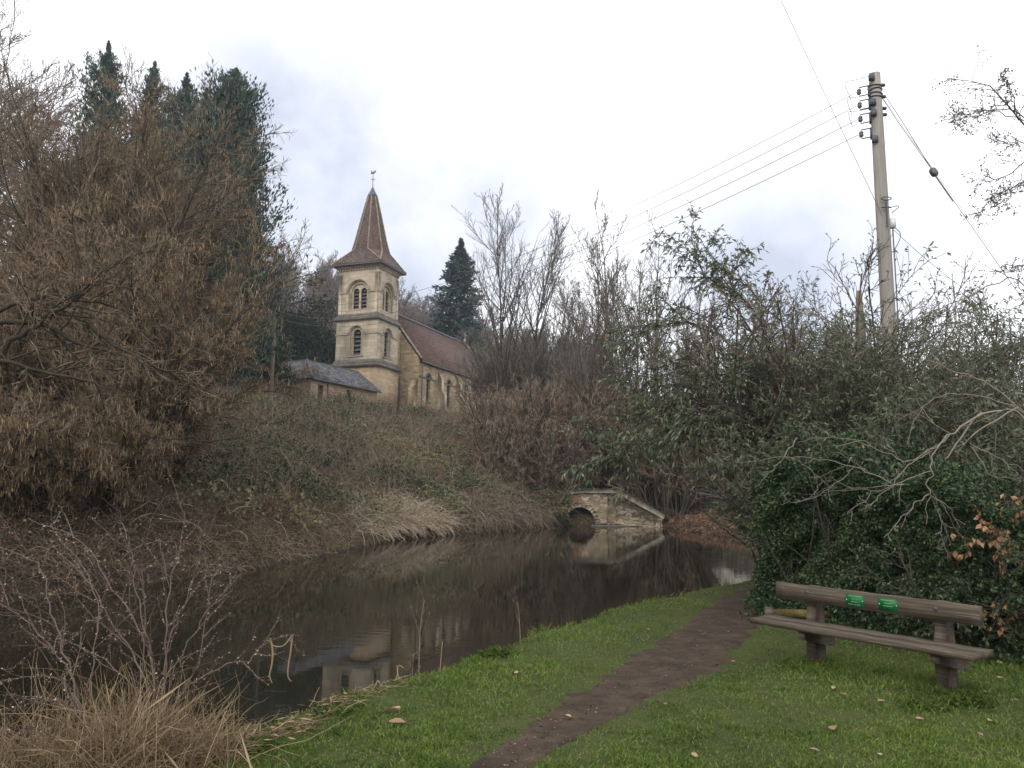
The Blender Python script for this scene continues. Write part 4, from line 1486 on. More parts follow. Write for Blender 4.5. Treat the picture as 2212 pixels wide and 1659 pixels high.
wdir = norm(np.array([-22.0, 38.5, 0]))        # towards the small pole
pr = .11
for py in (196, 226, 257, 291):
    z_ = pz(py)
    c = lean * z_
    s_dir = norm(np.array([-1.0, 0.28, 0]))
    b0 = c + s_dir * (pr - .02)
    b1 = c + s_dir * (pr + .19)
    ins = Buf()
    prof = np.array([.02, .045, .05, .036, .05, .045, .02])
    axis_ = np.linspace(-.06, .06, 7)
    mid = c + s_dir * (pr + .17)
    ins.tubes(np.array([[mid + np.array([0.01 * 0, 0, a_]) for a_ in axis_]]), prof[None] * .85, 10, cap=True)
    io = ins.build("insulator", M['porcelain'], pole)
    ib = Buf()
    for dz in (-.085, .085):
        ib.tubes(np.array([[b0 + np.array([0, 0, dz + .02]), mid + np.array([0, 0, dz])]]), np.full((1, 2), .012), 5)
    ib.box(c + s_dir * (pr - .01) + np.array([0, 0, .0]), (.04, .07, .22))
    ib.build("bracket", M['metal'], io)
    anchor.append(pbase + mid + s_dir * .04)
for py in (188, 198, 206, 213):
    q = Buf()
    z_ = pz(py)
    P = [lean * z_ + np.array([.113 * math.cos(t), .113 * math.sin(t), .018 * math.sin(t * 1.0 + py)]) for t in np.linspace(0, 2 * math.pi, 19)]
    q.tubes(np.array([P]), np.full((1, 19), .011), 5)
    q.build("pole_band", M['metal'], pole)
for py in (186, 212, 238, 252):
    q = Buf()
    q.box(lean * pz(py) + np.array([.13, -.02, 0]), (.08, .06, .045), taper=.85)
    q.build("bolt", M['metal'], pole)
for py in (172, 228, 252, 310):
    q = Buf()
    q.box(lean * pz(py) + np.array([-.10, -.085, 0]), (.09, .07, .12), taper=.9)
    q.build("fitting", M['metal'], pole)
q = Buf()
c = lean * pz(470)
q.tubes(np.array([[c + np.array([.0, -.16, .2]), c + np.array([.0, -.165, -.05]), c + np.array([.0, -.16, -.28])]]), np.full((1, 3), .016), 6)
q.tubes(np.array([[c + np.array([-.09, -.16, .08]), c + np.array([.09, -.16, .08])]]), np.full((1, 2), .013), 6)
P = [c + np.array([.09 * math.cos(t), -.17, .24 + .03 * math.sin(t)]) for t in np.linspace(0, 2 * math.pi, 15)]
q.tubes(np.array([P]), np.full((1, 15), .01), 5)
q.build("hook", M['metal'], pole)
q = Buf()
q.box(lean * pz(490) + np.array([.15, -.03, 0]), (.09, .09, .17))
q.build("junction_box", M['white_plastic'], pole)
for i, (pa, pb2, bulge) in enumerate(((166, 205, .34), (206, 238, .30), (238, 266, .28))):
    a = lean * pz(pa) + np.array([-.11, -.03, 0])
    b = lean * pz(pb2) + np.array([-.42, .08, -.08])
    q = Buf()
    P = [a * (1 - t) + b * t + np.array([-bulge * math.sin(t * math.pi) * .75, 0, .12 * math.sin(t * math.pi) - .05 * math.sin(2 * t * math.pi)]) for t in np.linspace(0, 1, 14)]
    q.tubes(np.array([P]), np.full((1, 14), .006), 5)
    q.build("cable_loop", M['wire'], pole)
for pa, pb2 in ((470, 455), (500, 545)):
    a = lean * pz(pa) + np.array([.12, -.1, 0])
    b = lean * pz(pb2) + np.array([.16, -.06, 0])
    q = Buf()
    P = [a * (1 - t) + b * t + np.array([.12 * math.sin(t * math.pi), 0, .06 * math.sin(t * math.pi)]) for t in np.linspace(0, 1, 12)]
    q.tubes(np.array([P]), np.full((1, 12), .008), 5)
    q.build("cable_loop", M['wire'], pole)
q = Buf()
P = [lean * (pz(500) + .0) * (1 - t) + lean * pz(720) * t + np.array([.13, -.08, 0]) for t in np.linspace(0, 1, 5)]
q.tubes(np.array([P]), np.full((1, 5), .012), 5)
q.build("cable", M['wire'], pole)

# small pole on the bank
sp_b = at(586, 818, 50.0)
sp_t = at(595.5, 642, 50.0)
gzb = Z1(sp_b[0], 50.0)
spole = empty("telegraph_pole", tuple(sp_b), "slim brown wooden pole standing on the bank left of the slate-roofed building", "utility pole")
q = Buf()
ln_ = sp_t - sp_b
q.tubes(np.array([[ln_ * t for t in np.linspace(-.35, 1, 10)]]), np.linspace(.165, .12, 10)[None], 10, cap=True)
q.build("pole_shaft", M['pole_brown'], spole)
tips = []
for dz in (0.12, .55, .95, 1.4):
    t = 1 - dz / ln_[2]
    c = ln_ * t
    q = Buf()
    q.box(c + np.array([.17, -.03, 0]), (.16, .09, .10), taper=.8)
    q.build("insulator", M['metal'], spole)
    tips.append(sp_b + c + np.array([.26, -.03, 0]))


def wire(a, b, sag, r0, r1, label, group=None, name="overhead_wire", k=40):
    t = np.linspace(0, 1, k)
    P = np.asarray(a) * (1 - t)[:, None] + np.asarray(b) * t[:, None]
    P[:, 2] -= 4 * sag * t * (1 - t)
    q = Buf()
    q.tubes(P[None], np.linspace(r0, r1, k)[None], 5)
    o = q.build(name, M['wire'], origin=P[0])
    tag(o, label, "wire", group)
    return o


order = ["topmost", "second", "third", "lowest"]
for i in range(4):
    wire(anchor[i], tips[i], 1.75, .0058, .010, f"{order[i]} of the four wires from the grey pole down to the slim pole", "wires between the two poles", k=60)
# lines that leave the pole towards the upper left
for i, (pxa, pya, pxb, pyb, ya, yb) in enumerate(((1908, 470, 1660, -60, PD, 7.0), (1878, 205, 1775, -70, PD - .1, 8.0), (1882, 170, 1815, -60, PD - .1, 7.0))):
    a, b = at(pxa, pya, ya), at(pxb, pyb, yb)
    b = b + (b - a) * .25
    wire(a, b, .02,   .0045 if i == 0 else .0028, .003 if i == 0 else .0018,
         ["thicker line crossing the sky from the hook on the grey pole to the top edge", "thin line rising to the top edge from the upper insulator of the grey pole", "faint thin line rising to the top edge from the very top of the grey pole"][i])
# stay wire with its egg insulator
st = empty("stay_wire", tuple(pbase), "slanting stay wire with an egg insulator right of the grey pole", "stay wire")
A = at(1908, 208, PD)
B = at(2017, 372, PD - .5)
C_ = at(2215, 655, PD - 1.4)
C_ = B + (C_ - B) * 1.5
q = Buf()
off = np.array([.03, 0, .02])
for o_ in (off, -off):
    t = np.linspace(0, 1, 10)[:, None]
    q.tubes((A * (1 - t) + B * t + o_ * np.clip((1 - t) * 1.5, 0, 1))[None], np.full((1, 10), .0075), 5)
t = np.linspace(0, 1, 12)[:, None]
q.tubes((B * (1 - t) + C_ * t)[None], np.full((1, 12), .0065), 5)
q.tubes((B * (1 - t * .16) + C_ * t * .16 + np.array([-.018, 0, 0]))[None], np.full((1, 12), .012), 5)
q.build("cable", M['wire'], st, origin=pbase)
q = Buf()
dn_ = norm(C_ - A)
zz = np.linspace(-.09, .09, 9)
q.tubes((B + dn_ * zz[:, None])[None], np.array([[.02, .055, .062, .065, .066, .065, .062, .055, .02]]), 10, cap=True)
q.build("insulator", M['porcelain'], st, origin=pbase)
a = at(1926, 492, PD - .1)
b = at(2230, 720, 11.0)
wire(a, b, .12, .005, .004, "thin service line sloping down to the right edge from the box on the grey pole")
a = at(1910, 215, PD)
b = at(2290, 740, 11.5)
wire(a, b, .05, .0045, .004, "thin line just right of the stay wire, from the pole top to the right edge")

# ============================================================ FAR TREES
# spruce beside the church
t_ = at(982, 528, 96.0)
b = np.array([t_[0], 96.0, Z1(t_[0], 96.0)])
conifer("spruce_tree", tuple(b), "tall dark blue-green spruce behind the right end of the church roof", "tree", None, 3, (t_[2] - b[2]) * 1.02, 6.4, 'spruce', nb=230, per=80, size=(.4, .85), droop=-.10, tipup=.10, power=.85, base=.05)

# conifers at the left
for (px, py, y, rad, lab, sd, nb, per) in (
        (488, 152, 46.0, 5.8, "broad dark cypress with several tips, rightmost of the tall conifers on the left", 21, 280, 190),
        (236, 96, 50.0, 4.8, "conifer with the highest tip, leftmost of the tall conifers on the left", 22, 170, 150),
        (334, 134, 52.0, 4.7, "conifer behind the hazel top, between the highest tip and the small pointed one", 23, 150, 150),
        (398, 176, 48.0, 4.2, "small pointed conifer tip just left of the broad cypress", 24, 150, 150)):
    t_ = at(px, py, y)
    b = np.array([t_[0], y, Z1(t_[0], y)])
    conifer("cypress_tree", tuple(b), lab, "tree", "conifers behind the hazel", sd, (t_[2] - b[2]) * 1.01, rad, 'conifer', nb=nb, per=per, size=(.18, .42), power=.62, base=.03, narrow=True)
# side leaders of the broad cypress
for (px, py, y, rad, sd, lab) in ((530, 270, 45.5, 3.0, 27, "lower cypress on the right flank of the broad cypress, against the sky"), (450, 215, 45.5, 2.6, 28, "slim cypress tip on the left flank of the broad cypress"),
                                  (528, 400, 44.5, 2.6, 29, "small dark cypress at the right foot of the broad cypress")):
    t_ = at(px, py, y)
    b = np.array([t_[0], y, Z1(t_[0], y)])
    conifer("cypress_tree", tuple(b), lab, "tree", "conifers behind the hazel", sd, (t_[2] - b[2]) * 1.04, rad, 'conifer', nb=140, per=150, size=(.18, .40), power=.62, base=.03, narrow=True)

# yews and laurels by the church
for (px, y, top, r, n_, lab, sd) in ((650, 84.0, 590, (4.6, 4, 6.5), 11000, "tall dark yew behind the slim pole", 31), (600, 82.0, 620, (3.8, 4, 6.0), 8000, "dark yew left of the slim pole, beside the cypress", 32),
                                     (690, 80.0, 715, (3.6, 3.5, 3.6), 7000, "low dark yew against the left side of the church tower", 33)):
    b = gpt(px, y)
    t_ = at(px, top, y)
    r = (r[0], r[1], (t_[2] - b[2]) / 1.25)
    leafy_bush("yew_tree", tuple(b), lab, "tree", "dark yews left of the church", sd, r, n_, (.30, .6), .35, 'yew', clumps=60, shell=.5, zlow=.2)
b = gpt(577, 55.0)
t_ = at(577, 708, 55.0)
leafy_bush("laurel_bush", tuple(b), "glossy green laurel bush behind the slim pole, left of the slate roof", "bush", None, 34, (1.75, 1.7, (t_[2] - b[2]) / 1.2), 9000, (.16, .3), .42, 'holly', clumps=70, shell=.5, zlow=.2)
b = gpt(205, 27.0)
t_ = at(205, 350, 27.0)
leafy_bush("holly_tree", tuple(b), "dark green holly showing through the bare hazel stems", "tree", None, 35, (1.35, 1.4, (t_[2] - b[2]) / 1.2), 16000, (.09, .16), .5, 'holly', clumps=110, shell=.35, zlow=.1)
b = gpt(1075, 100.0)
leafy_bush("yew_tree", tuple(gpt(905, 105.0)), "dark rounded evergreen just right of the church tower, behind the nave roof", "tree", None, 36, (3.5, 3.5, 9.5), 6000, (.35, .7), .35, 'yew', clumps=50, zlow=.2)

# hill woods: single trees on the skyline, a mass of trees below them
woodA = bare_tree("woodland_tree", (0, 0, -50), "bare winter tree in the wood on the hill behind the church", "tree", "bare trees on the hill", 41, 15, stems=2, spread=.25, dens=(15, 9, 8), trunk_r=.24, twig='twig_far', rtip=.022, t0=.3, ang=(.35, .95), ratio=(.42, .5, .5), up=.05)
woodB = bare_tree("woodland_tree", (0, 0, -50), "bare winter tree in the wood on the hill behind the church", "tree", "bare trees on the hill", 42, 14, stems=3, spread=.35, dens=(11, 9, 8), trunk_r=.2, twig='twig_far', rtip=.022, t0=.25, ang=(.35, .9), ratio=(.42, .5, .5), up=.05)
rs = np.random.default_rng(5)
nA = 0
spots = []
for i in range(260):
    az = rs.uniform(-.36, .12)
    y = rs.uniform(108, 185)
    if y < 125 and -.17 < az < -.02:
        continue
    x = az * y
    if any((x - a) ** 2 + (y - b) ** 2 < 30 for a, b in spots):
        continue
    spots.append((x, y))
for i, (x, y) in enumerate(spots[:130]):
    src = (woodA, woodB)[i % 2]
    s = rs.uniform(.7, 1.0)
    if i < 2:
        o = src
        o.location = (x, y, Z1(x, y))
        o.scale = (s, s, s)
    else:
        copy_thing(src, (x, y, Z1(x, y) - .2), rs.uniform(0, 6.3), (s * rs.uniform(.9, 1.25), s * rs.uniform(.9, 1.25), s))
# undergrowth of the wood
rs = np.random.default_rng(6)
n = 15000
az = rs.uniform(-.42, .16, n)
y = rs.uniform(92, 185, n)
x = az * y
z = Z(x, y)
ub = Buf()
P = walk(np.stack([x, y, z - .1], -1), rs.normal(0, .35, (n, 3)) + [0, 0, 1], rs.uniform(1.5, 5, n), 4, .2, 0.02, rs)
ub.tubes(P, taper(n, 4, np.full(n, .05), .02), 3, tint=rs.uniform(0, 1, n))
q, tg = on_paths(P, 2, .3, 1, rs)
ub.leaves(q, rs.normal(size=q.shape), rs.uniform(.3, .8, len(q)), rs.uniform(.1, .25, len(q)), tint=rs.uniform(0, .8, len(q)), mat=1)
tag(ub.build("woodland_undergrowth", [M['twig_far'], M['yew']]), "brown and dull green undergrowth of the wood on the hill", "undergrowth", None, 'stuff')

# bare trees right of the church
def tree_px(name, px, top, y, lab, grp, sd, **kw):
    t_ = at(px, top, y)
    b = np.array([t_[0], y, Z1(t_[0], y)])
    return bare_tree(name, tuple(b), lab, "tree", grp, sd, (t_[2] - b[2]) * kw.pop('k', .86), **kw)


tree_px("ash_tree", 1088, 418, 55.0, "tall slim bare ash with upswept branches, nearest the church roof", "bare ashes right of the church", 51, dens=(34, 8, 5), trunk_r=.15, t0=.14, ang=(.4, .85), ratio=(.52, .40, .5), up=.10, fall=.84, rtip=.0095, bark='bark', wander=.1, twig='twig_dark', k=.98)
tree_px("ash_tree", 1152, 452, 53.5, "second tall bare ash, just right of the slimmer ash and slightly lower", "bare ashes right of the church", 52, dens=(30, 8, 5), trunk_r=.14, t0=.16, ang=(.4, .85), ratio=(.52, .40, .5), up=.10, fall=.84, rtip=.0095, bark='bark', wander=.1, twig='twig_dark', lean=(.03, 0), k=.98)
tree_px("bare_tree", 1205, 560, 55.0, "thin low bare tree between the ashes and the many-stemmed trees", "bare trees right of the church", 53, stems=2, spread=.2, dens=(14, 8, 5), trunk_r=.08, t0=.2, up=.1, rtip=.009, ratio=(.36, .42, .5))
tree_px("bare_tree", 1320, 458, 50.0, "tallest many-stemmed bare tree, its tips crossing the overhead wires", "bare trees right of the church", 54, stems=8, spread=.42, dens=(13, 7, 5), trunk_r=.12, t0=.15, ang=(.3, .85), wander=.18, ratio=(.34, .42, .5), up=.12, fall=.7, rtip=.0095, twig='twig_dark', k=.97, bark='bark_pale')
tree_px("bare_tree", 1395, 488, 48.0, "many-stemmed bare tree right of the tallest one, half behind the evergreen shrub", "bare trees right of the church", 55, stems=8, spread=.45, dens=(13, 7, 5), trunk_r=.11, t0=.15, ang=(.3, .85), wander=.18, ratio=(.34, .42, .5), up=.12, fall=.7, rtip=.0095, twig='twig_dark', k=.97)
tree_px("bare_tree", 1262, 575, 47.0, "low fine-twigged bare tree left of the tallest many-stemmed tree", "bare trees right of the church", 56, stems=5, spread=.3, dens=(12, 8, 6), trunk_r=.07, t0=.15, up=.09, rtip=.008)
tree_px("bare_tree", 1455, 560, 44.0, "bare tree with dense twigs directly left of the tall evergreen shoots", "bare trees right of the church", 57, stems=6, spread=.35, dens=(12, 8, 6), trunk_r=.08, t0=.15, up=.1, rtip=.008)

# the tall pale bare tree at the far left and its neighbour
tree_px("bare_tree", 20, 10, 36.0, "tall pale bare tree at the left edge, its crown full of fine buds", "bare trees at the left edge", 58, stems=3, spread=.18, dens=(22, 9, 8), trunk_r=.22, t0=.22, ang=(.4, .9), ratio=(.36, .45, .5), up=.07, rtip=.011, twig='twig_far', bark='bark_pale', buds=2, wander=.14, k=1.0)
tree_px("bare_tree", 120, 200, 33.0, "shorter bare tree with a dark trunk beside the tall pale one at the left edge", "bare trees at the left edge", 59, stems=2, spread=.12, dens=(18, 9, 7), trunk_r=.13, t0=.3, ang=(.4, .9), ratio=(.36, .45, .5), up=.05, rtip=.009, twig='twig_far', buds=2)
tree_px("bare_tree", -90, 40, 31.0, "bare tree leaning in from beyond the left edge, pinkish buds on its outer twigs", "bare trees at the left edge", 60, stems=3, spread=.25, dens=(20, 9, 7), trunk_r=.18, t0=.25, ang=(.4, .9), ratio=(.36, .45, .5), up=.06, rtip=.010, twig='twig_far', buds=2, bark='bark_pale')

# grey twiggy sallow bushes and brown bank shrubs
shr = None
specs = [(1062, 64, 745, 0), (1090, 66, 715, 0), (1150, 65, 720, 0), (1205, 63, 735, 0), (1250, 62, 790, 0), (1310, 60, 825, 0), (1360, 56, 840, 0), (1400, 52, 845, 0)]
for i, (px, y, top, k_) in enumerate(specs):
    b = gpt(px, y)
    h_ = at(px, top, y)[2] - b[2]
    if shr is None:
        shr = bare_tree("sallow_bush", tuple(b), "grey twiggy sallow bush on the bank behind the bare trees", "bush", "grey sallow bushes behind the bare trees", 61, 6.0, stems=13, spread=.62, dens=(9, 8, 6), trunk_r=.05, t0=.15, rtip=.010, twig='twig_far', up=.06, ratio=(.42, .5, .5))
        shr.scale = (h_ / 6,) * 3
    else:
        copy_thing(shr, tuple(b), i * 1.3, (h_ / 6 * 1.1, h_ / 6 * 1.1, h_ / 6))
shb = None
rs = np.random.default_rng(8)
specs = [(1085, 47, 850), (1125, 46, 835), (1165, 47, 828), (1205, 46, 838), (1240, 47, 850), (1150, 44.5, 890), (1210, 44.5, 905), (1100, 44.5, 900), (1185, 50, 815)]
for i, (px, y, top) in enumerate(specs):
    b = gpt(px, y)
    h_ = max(1.2, at(px, top, y)[2] - b[2])
    if shb is None:
        shb = bare_tree("brown_shrub", tuple(b), "reddish-brown twiggy shrub on the bank slope above the culvert", "bush", "reddish-brown shrubs on the bank slope", 62, 3.0, stems=22, spread=.45, dens=(9, 7, 4), trunk_r=.022, t0=.1, rtip=.0075, twig='twig_red', up=.08, ratio=(.4, .45, .5))
        shb.scale = (h_ / 3,) * 3
    else:
        copy_thing(shb, tuple(b), i * 1.1, (h_ / 3, h_ / 3, h_ / 3))
sht = None
specs = [(1275, 48, 825), (1310, 49, 825), (1350, 48, 835), (1390, 46, 835), (1290, 46.5, 860), (1340, 46.5, 880), (1400, 46, 880), (1440, 44, 850), (1460, 46, 900), (1480, 46, 930)]
for i, (px, y, top) in enumerate(specs):
    b = gpt(px, y)
    h_ = max(1.2, at(px, top, y)[2] - b[2])
    if sht is None:
        sht = bare_tree("hazel_shrub", tuple(b), "tan-twigged hazel shrub on the bank between the bare trees and the evergreens", "bush", "tan hazel shrubs above the culvert", 63, 4.0, stems=18, spread=.5, dens=(9, 7, 5), trunk_r=.03, t0=.15, rtip=.008, twig='twig_hazel', up=.05, ratio=(.4, .5, .5))
        sht.scale = (h_ / 4,) * 3
    else:
        copy_thing(sht, tuple(b), i * 1.7, (h_ / 4, h_ / 4, h_ / 4))
# fan of tan twigs and stump right of the culvert
b = gpt(1372, 46.0)
bare_tree("pollard_shrub", tuple(b), "fan of tan twigs sprouting beside the right end of the culvert wall", "bush", None, 64, 3.0, stems=16, spread=.75, dens=(6, 6, 4), trunk_r=.03, t0=.2, rtip=.007, twig='twig_hazel', up=.04, ratio=(.4, .5, .5), bark='bark_pale')
b = gpt(1343, 45.5)
st_ = empty("tree_stump", tuple(b), "pale upright tree stump behind the culvert coping", "tree stump")
q = Buf()
P = walk(np.array([[0, 0, -.3]]), np.array([[.03, 0, 1]]), np.array([1.9]), 7, .04, 0, rs)
q.tubes(P, np.array([[.26, .22, .2, .19, .18, .18, .17]]), 9, cap=True)
q.build("trunk", M['bark_pale'], st_)

# ============================================================ THE HAZELS on the far bank
def hazel(loc, label, seed, H, stems, spread, lean, dens=(11, 9, 7), ncat=1, limbs=None):
    rs = np.random.default_rng(seed)
    e = empty("hazel_tree", loc, label, "tree", "catkin-hung hazels on the far bank")
    a = rs.uniform(0, 2 * math.pi, stems)
    sp = rs.uniform(.05, 1, stems) ** .8 * spread
    d0 = np.stack([np.cos(a) * sp + lean[0], np.sin(a) * sp + lean[1], np.ones(stems)], -1)
    p0 = np.stack([np.cos(a) * .35 * rs.uniform(.2, 1, stems), np.sin(a) * .35 * rs.uniform(.2, 1, stems), np.full(stems, -.4)], -1)
    ln = H * rs.uniform(.7, 1.05, stems)
    P0 = walk(p0, d0, ln, 12, .07, -.035, rs)
    R0 = taper(stems, 12, rs.uniform(.055, .13, stems), .012)
    tb = Buf()
    tb.tubes(P0, R0, 6)
    P1, R1 = kids(P0, R0, dens[0], .12, .98, .3, .85, .33, 7, .13, -.02, .6, .009, rs, fall=.45)
    tb.tubes(P1, R1, 4)
    tb.build("trunk", M['bark'], e)
    cb = Buf()
    P2, R2 = kids(P1, R1, dens[1], .12, 1, .35, .95, .48, 5, .16, .01, .6, .007, rs)
    cb.tubes(P2, R2, 3, tint=rs.uniform(0, 1, len(P2)))
    P3, R3 = kids(P2, R2, dens[2], .15, 1, .35, 1.0, .5, 4, .18, .02, .6, .0055, rs, lmin=.15)
    cb.tubes(P3, R3, 3, tint=rs.uniform(0, 1, len(P3)))
    crown = cb.build("crown", M['twig_hazel'], e)
    kb = Buf()
    q, _ = on_paths(P3, 1, .4, 1, rs)
    q = q[rs.random(len(q)) < .22 * ncat]
    # catkins hang in small bunches of soft tapering tassels
    n = len(q)
    K = np.empty((n, 4, 3))
    sw_ = rs.normal(0, .008, (n, 2))
    L_ = rs.uniform(.07, .16, n)
    for j in range(4):
        K[:, j] = q
        K[:, j, 2] -= L_ * j / 3
        K[:, j, :2] += sw_ * j
    kb.tubes(K, np.array([[.004, .0098, .0095, .004]]) * rs.uniform(.7, 1.25, (n, 1)), 3, tint=rs.uniform(0, 1, n))
    kb.build("catkin", M['catkin'], e)
    return e


def hz(px, top, y, k=1.0, **kw):
    t_ = at(px, top, y)
    b = np.array([t_[0] - kw['lean'][0] * 2, y, 0.0])
    b[2] = Z1(b[0], y)
    hazel(tuple(b), H=(t_[2] - b[2]) * k, **kw)


hz(262, 205, 24.0, label="tallest hazel with a rounded catkin-hung crown in front of the conifers", seed=71, stems=28, spread=.25, lean=(.0, -.03), dens=(12, 9, 7))
hz(300, 290, 26.0, label="hazel in front of the broad cypress, its outer twigs against the sky", seed=72, stems=24, spread=.14, lean=(.0, -.03), dens=(12, 9, 7))
hz(200, 300, 27.0, label="hazel farthest back, its budding top below the highest conifer", seed=77, stems=22, spread=.20, lean=(.0, .0), dens=(11, 9, 7))
hz(85, 580, 20.5, label="hazel at the left edge below the tall pale tree, with dark arching stems", seed=73, stems=22, spread=.5, lean=(.03, -.05), dens=(11, 9, 7))
hz(330, 470, 21.0, label="middle hazel with a dome of yellow-brown catkins under the tallest one", seed=74, stems=26, spread=.45, lean=(.02, -.10), dens=(12, 9, 7), ncat=1.6)
hz(60, 800, 16.8, k=1.1, label="nearest hazel at the left edge, drooping towards the dark water", seed=75, stems=22, spread=.7, lean=(.18, -.08), dens=(11, 9, 7), ncat=1.3)
hz(250, 800, 19.0, label="low hazel at the water's edge in front of the middle one", seed=78, stems=22, spread=.5, lean=(.02, -.12), dens=(11, 9, 7), ncat=1.3)
hz(310, 540, 27.0, label="smallest hazel, at the right end of the row above the pale dead grass", seed=76, stems=24, spread=.22, lean=(-.02, -.08), dens=(12, 9, 7), ncat=1.2)
hz(345, 830, 23.0, label="low hazel between the smallest one and the low one at the water", seed=79, stems=24, spread=.42, lean=(.0, -.1), dens=(11, 9, 7), ncat=1.2)

# mossy arching limb of an old hazel
ol = empty("old_hazel_trunk", tuple(at(-30, 900, 15.5)), "dark mossy old hazel limbs arching from the left edge in front of the catkins", "tree", None)
org = at(-30, 900, 15.5)
limbs = [([(-60, 880), (0, 756), (47, 722), (93, 697), (151, 653), (190, 620)], 15.6, 15.8, .075), ([(-60, 700), (20, 690), (93, 697), (144, 729), (201, 754), (252, 761), (273, 786)], 15.8, 16.2, .07),
         ([(270, 788), (262, 815), (248, 842)], 16.2, 16.3, .05), ([(180, 690), (209, 715), (252, 754), (305, 772), (359, 804), (413, 826), (460, 852)], 15.9, 16.4, .05),
         ([(-60, 800), (0, 765), (65, 800), (140, 806), (214, 832), (250, 850)], 15.4, 15.8, .055), ([(-40, 690), (60, 640), (160, 640), (240, 660), (330, 700)], 16, 16.6, .05),
         ([(151, 653), (215, 600), (260, 560), (330, 540)], 15.8, 16.4, .045), ([(-60, 690), (-64, 800), (-60, 880), (-45, 980), (-40, 1100), (-50, 1220)], 15.7, 15.5, .09)]
q = Buf()
c = Buf()
rs = np.random.default_rng(9)
for pts, ya, yb, r in limbs:
    P = px_limb(pts, ya, yb, 14)
    P[0, 1:-1] += rs.normal(0, .025, (12, 3))
    Rr = taper(1, 14, [r], r * .3)
    q.tubes(P, Rr, 7)
    P1, R1 = kids(P, Rr, 9, .15, 1, .4, 1.0, .45, 6, .16, -.01, .5, .008, rs)
    q.tubes(P1, R1, 4)
    P2, R2 = kids(P1, R1, 7, .15, 1, .4, 1.0, .5, 4, .18, 0, .6, .006, rs)
    c.tubes(P2, R2, 3, tint=rs.uniform(0, 1, len(P2)))
    P3, R3 = kids(P2, R2, 4, .2, 1, .4, 1.0, .5, 3, .18, 0, .6, .005, rs, lmin=.1)
    c.tubes(P3, R3, 3, tint=rs.uniform(0, 1, len(P3)))
M['mossy'] = noise_mat("mossy_bark", [(0.3, (0.022, 0.018, 0.012)), (0.6, (0.05, 0.042, 0.025)), (.75, (.085, .08, .035))], scale=9, bump=.5)
q.build("trunk", M['mossy'], ol, origin=org)
c.build("crown", M['twig_hazel'], ol, origin=org)

# ============================================================ FAR BANK COVER
def bank_points(n, rs, a0, a1, y0, y1, d0=0.0, d1=60.0):
    az = rs.uniform(a0, a1, n)
    y = y0 + (y1 - y0) * rs.uniform(0, 1, n)
    x = az * y
    z, k, d = terrain(x, y)
    m = (k == 2) & (d > d0) & (d < d1)
    return np.stack([x, y, z], -1)[m], d[m]


rs = np.random.default_rng(81)
def straw_zone(p):
    return np.exp(-(((p[:, 0] / p[:, 1] + .115) / .060) ** 2) - ((p[:, 1] - 32.0) / 3.0) ** 2)


bb_ = Buf()
p, d = bank_points(16000, rs, -.70, .21, 14, 64, .7)
p = p[rs.random(len(p)) > straw_zone(p)]
n = len(p)
patch = wob(p[:, 0], p[:, 1], .55, 2.1)
P = walk(p - [0, 0, .05], rs.normal(0, .8, (n, 3)) * [1, 1, .3] + [0, 0, .9], rs.uniform(.4, 1.1, n), 4, .22, -.3, rs)
bb_.tubes(P, taper(n, 4, np.full(n, .012), .006), 3, tint=np.clip(.3 + .2 * patch + rs.normal(0, .2, n), 0, 1))
p, d = bank_points(8500, rs, -.60, .21, 16, 64, .9)
p = p[rs.random(len(p)) > .8 * straw_zone(p)]
n = len(p)
patch = wob(p[:, 0], p[:, 1], .5, .4)
P = walk(p, rs.normal(0, .9, (n, 3)) * [1, 1, .3] + [0, 0, .8], rs.uniform(.7, 2.1, n), 8, .26, -.30, rs)
bb_.tubes(P, taper(n, 8, rs.uniform(.011, .020, n), .006), 3, tint=np.clip(.6 + .25 * patch + rs.normal(0, .25, n), 0, 1))
q, tg = on_paths(P, 5, .2, 1, rs)
keep = rs.random(len(q)) < np.clip(.3 + .6 * wob(q[:, 0], q[:, 1], .55, 2.1), .05, 1)
q = q[keep]
sz = rs.uniform(.05, .11, len(q))
bb_.leaves(q, rs.normal(size=q.shape), sz, sz * .7, tint=rs.uniform(0, 1, len(q)), mat=1, rs=rs)

p, d = bank_points(15000, rs, -.80, -.36, 11, 24, 0.0, 3.0)
n = len(p)
P = walk(p - [0, 0, .03], rs.normal(0, .9, (n, 3)) * [1, 1, .3] + [.1, -.1, .7], rs.uniform(.3, 1.1, n), 6, .3, -.3, rs)
P[:, :, 2] = np.maximum(P[:, :, 2], WATER - .02)
bb_.tubes(P, taper(n, 6, np.full(n, .008), .004), 3, tint=np.clip(rs.normal(.25, .25, n), 0, 1))
q, tg = on_paths(P, 2, .1, 1, rs)
sz = rs.uniform(.04, .09, len(q))
bb_.leaves(q, rs.normal(size=q.shape), sz, sz * .7, tint=np.where(rs.random(len(q)) < .5, .97, rs.uniform(0, .5, len(q))), mat=1, rs=rs)

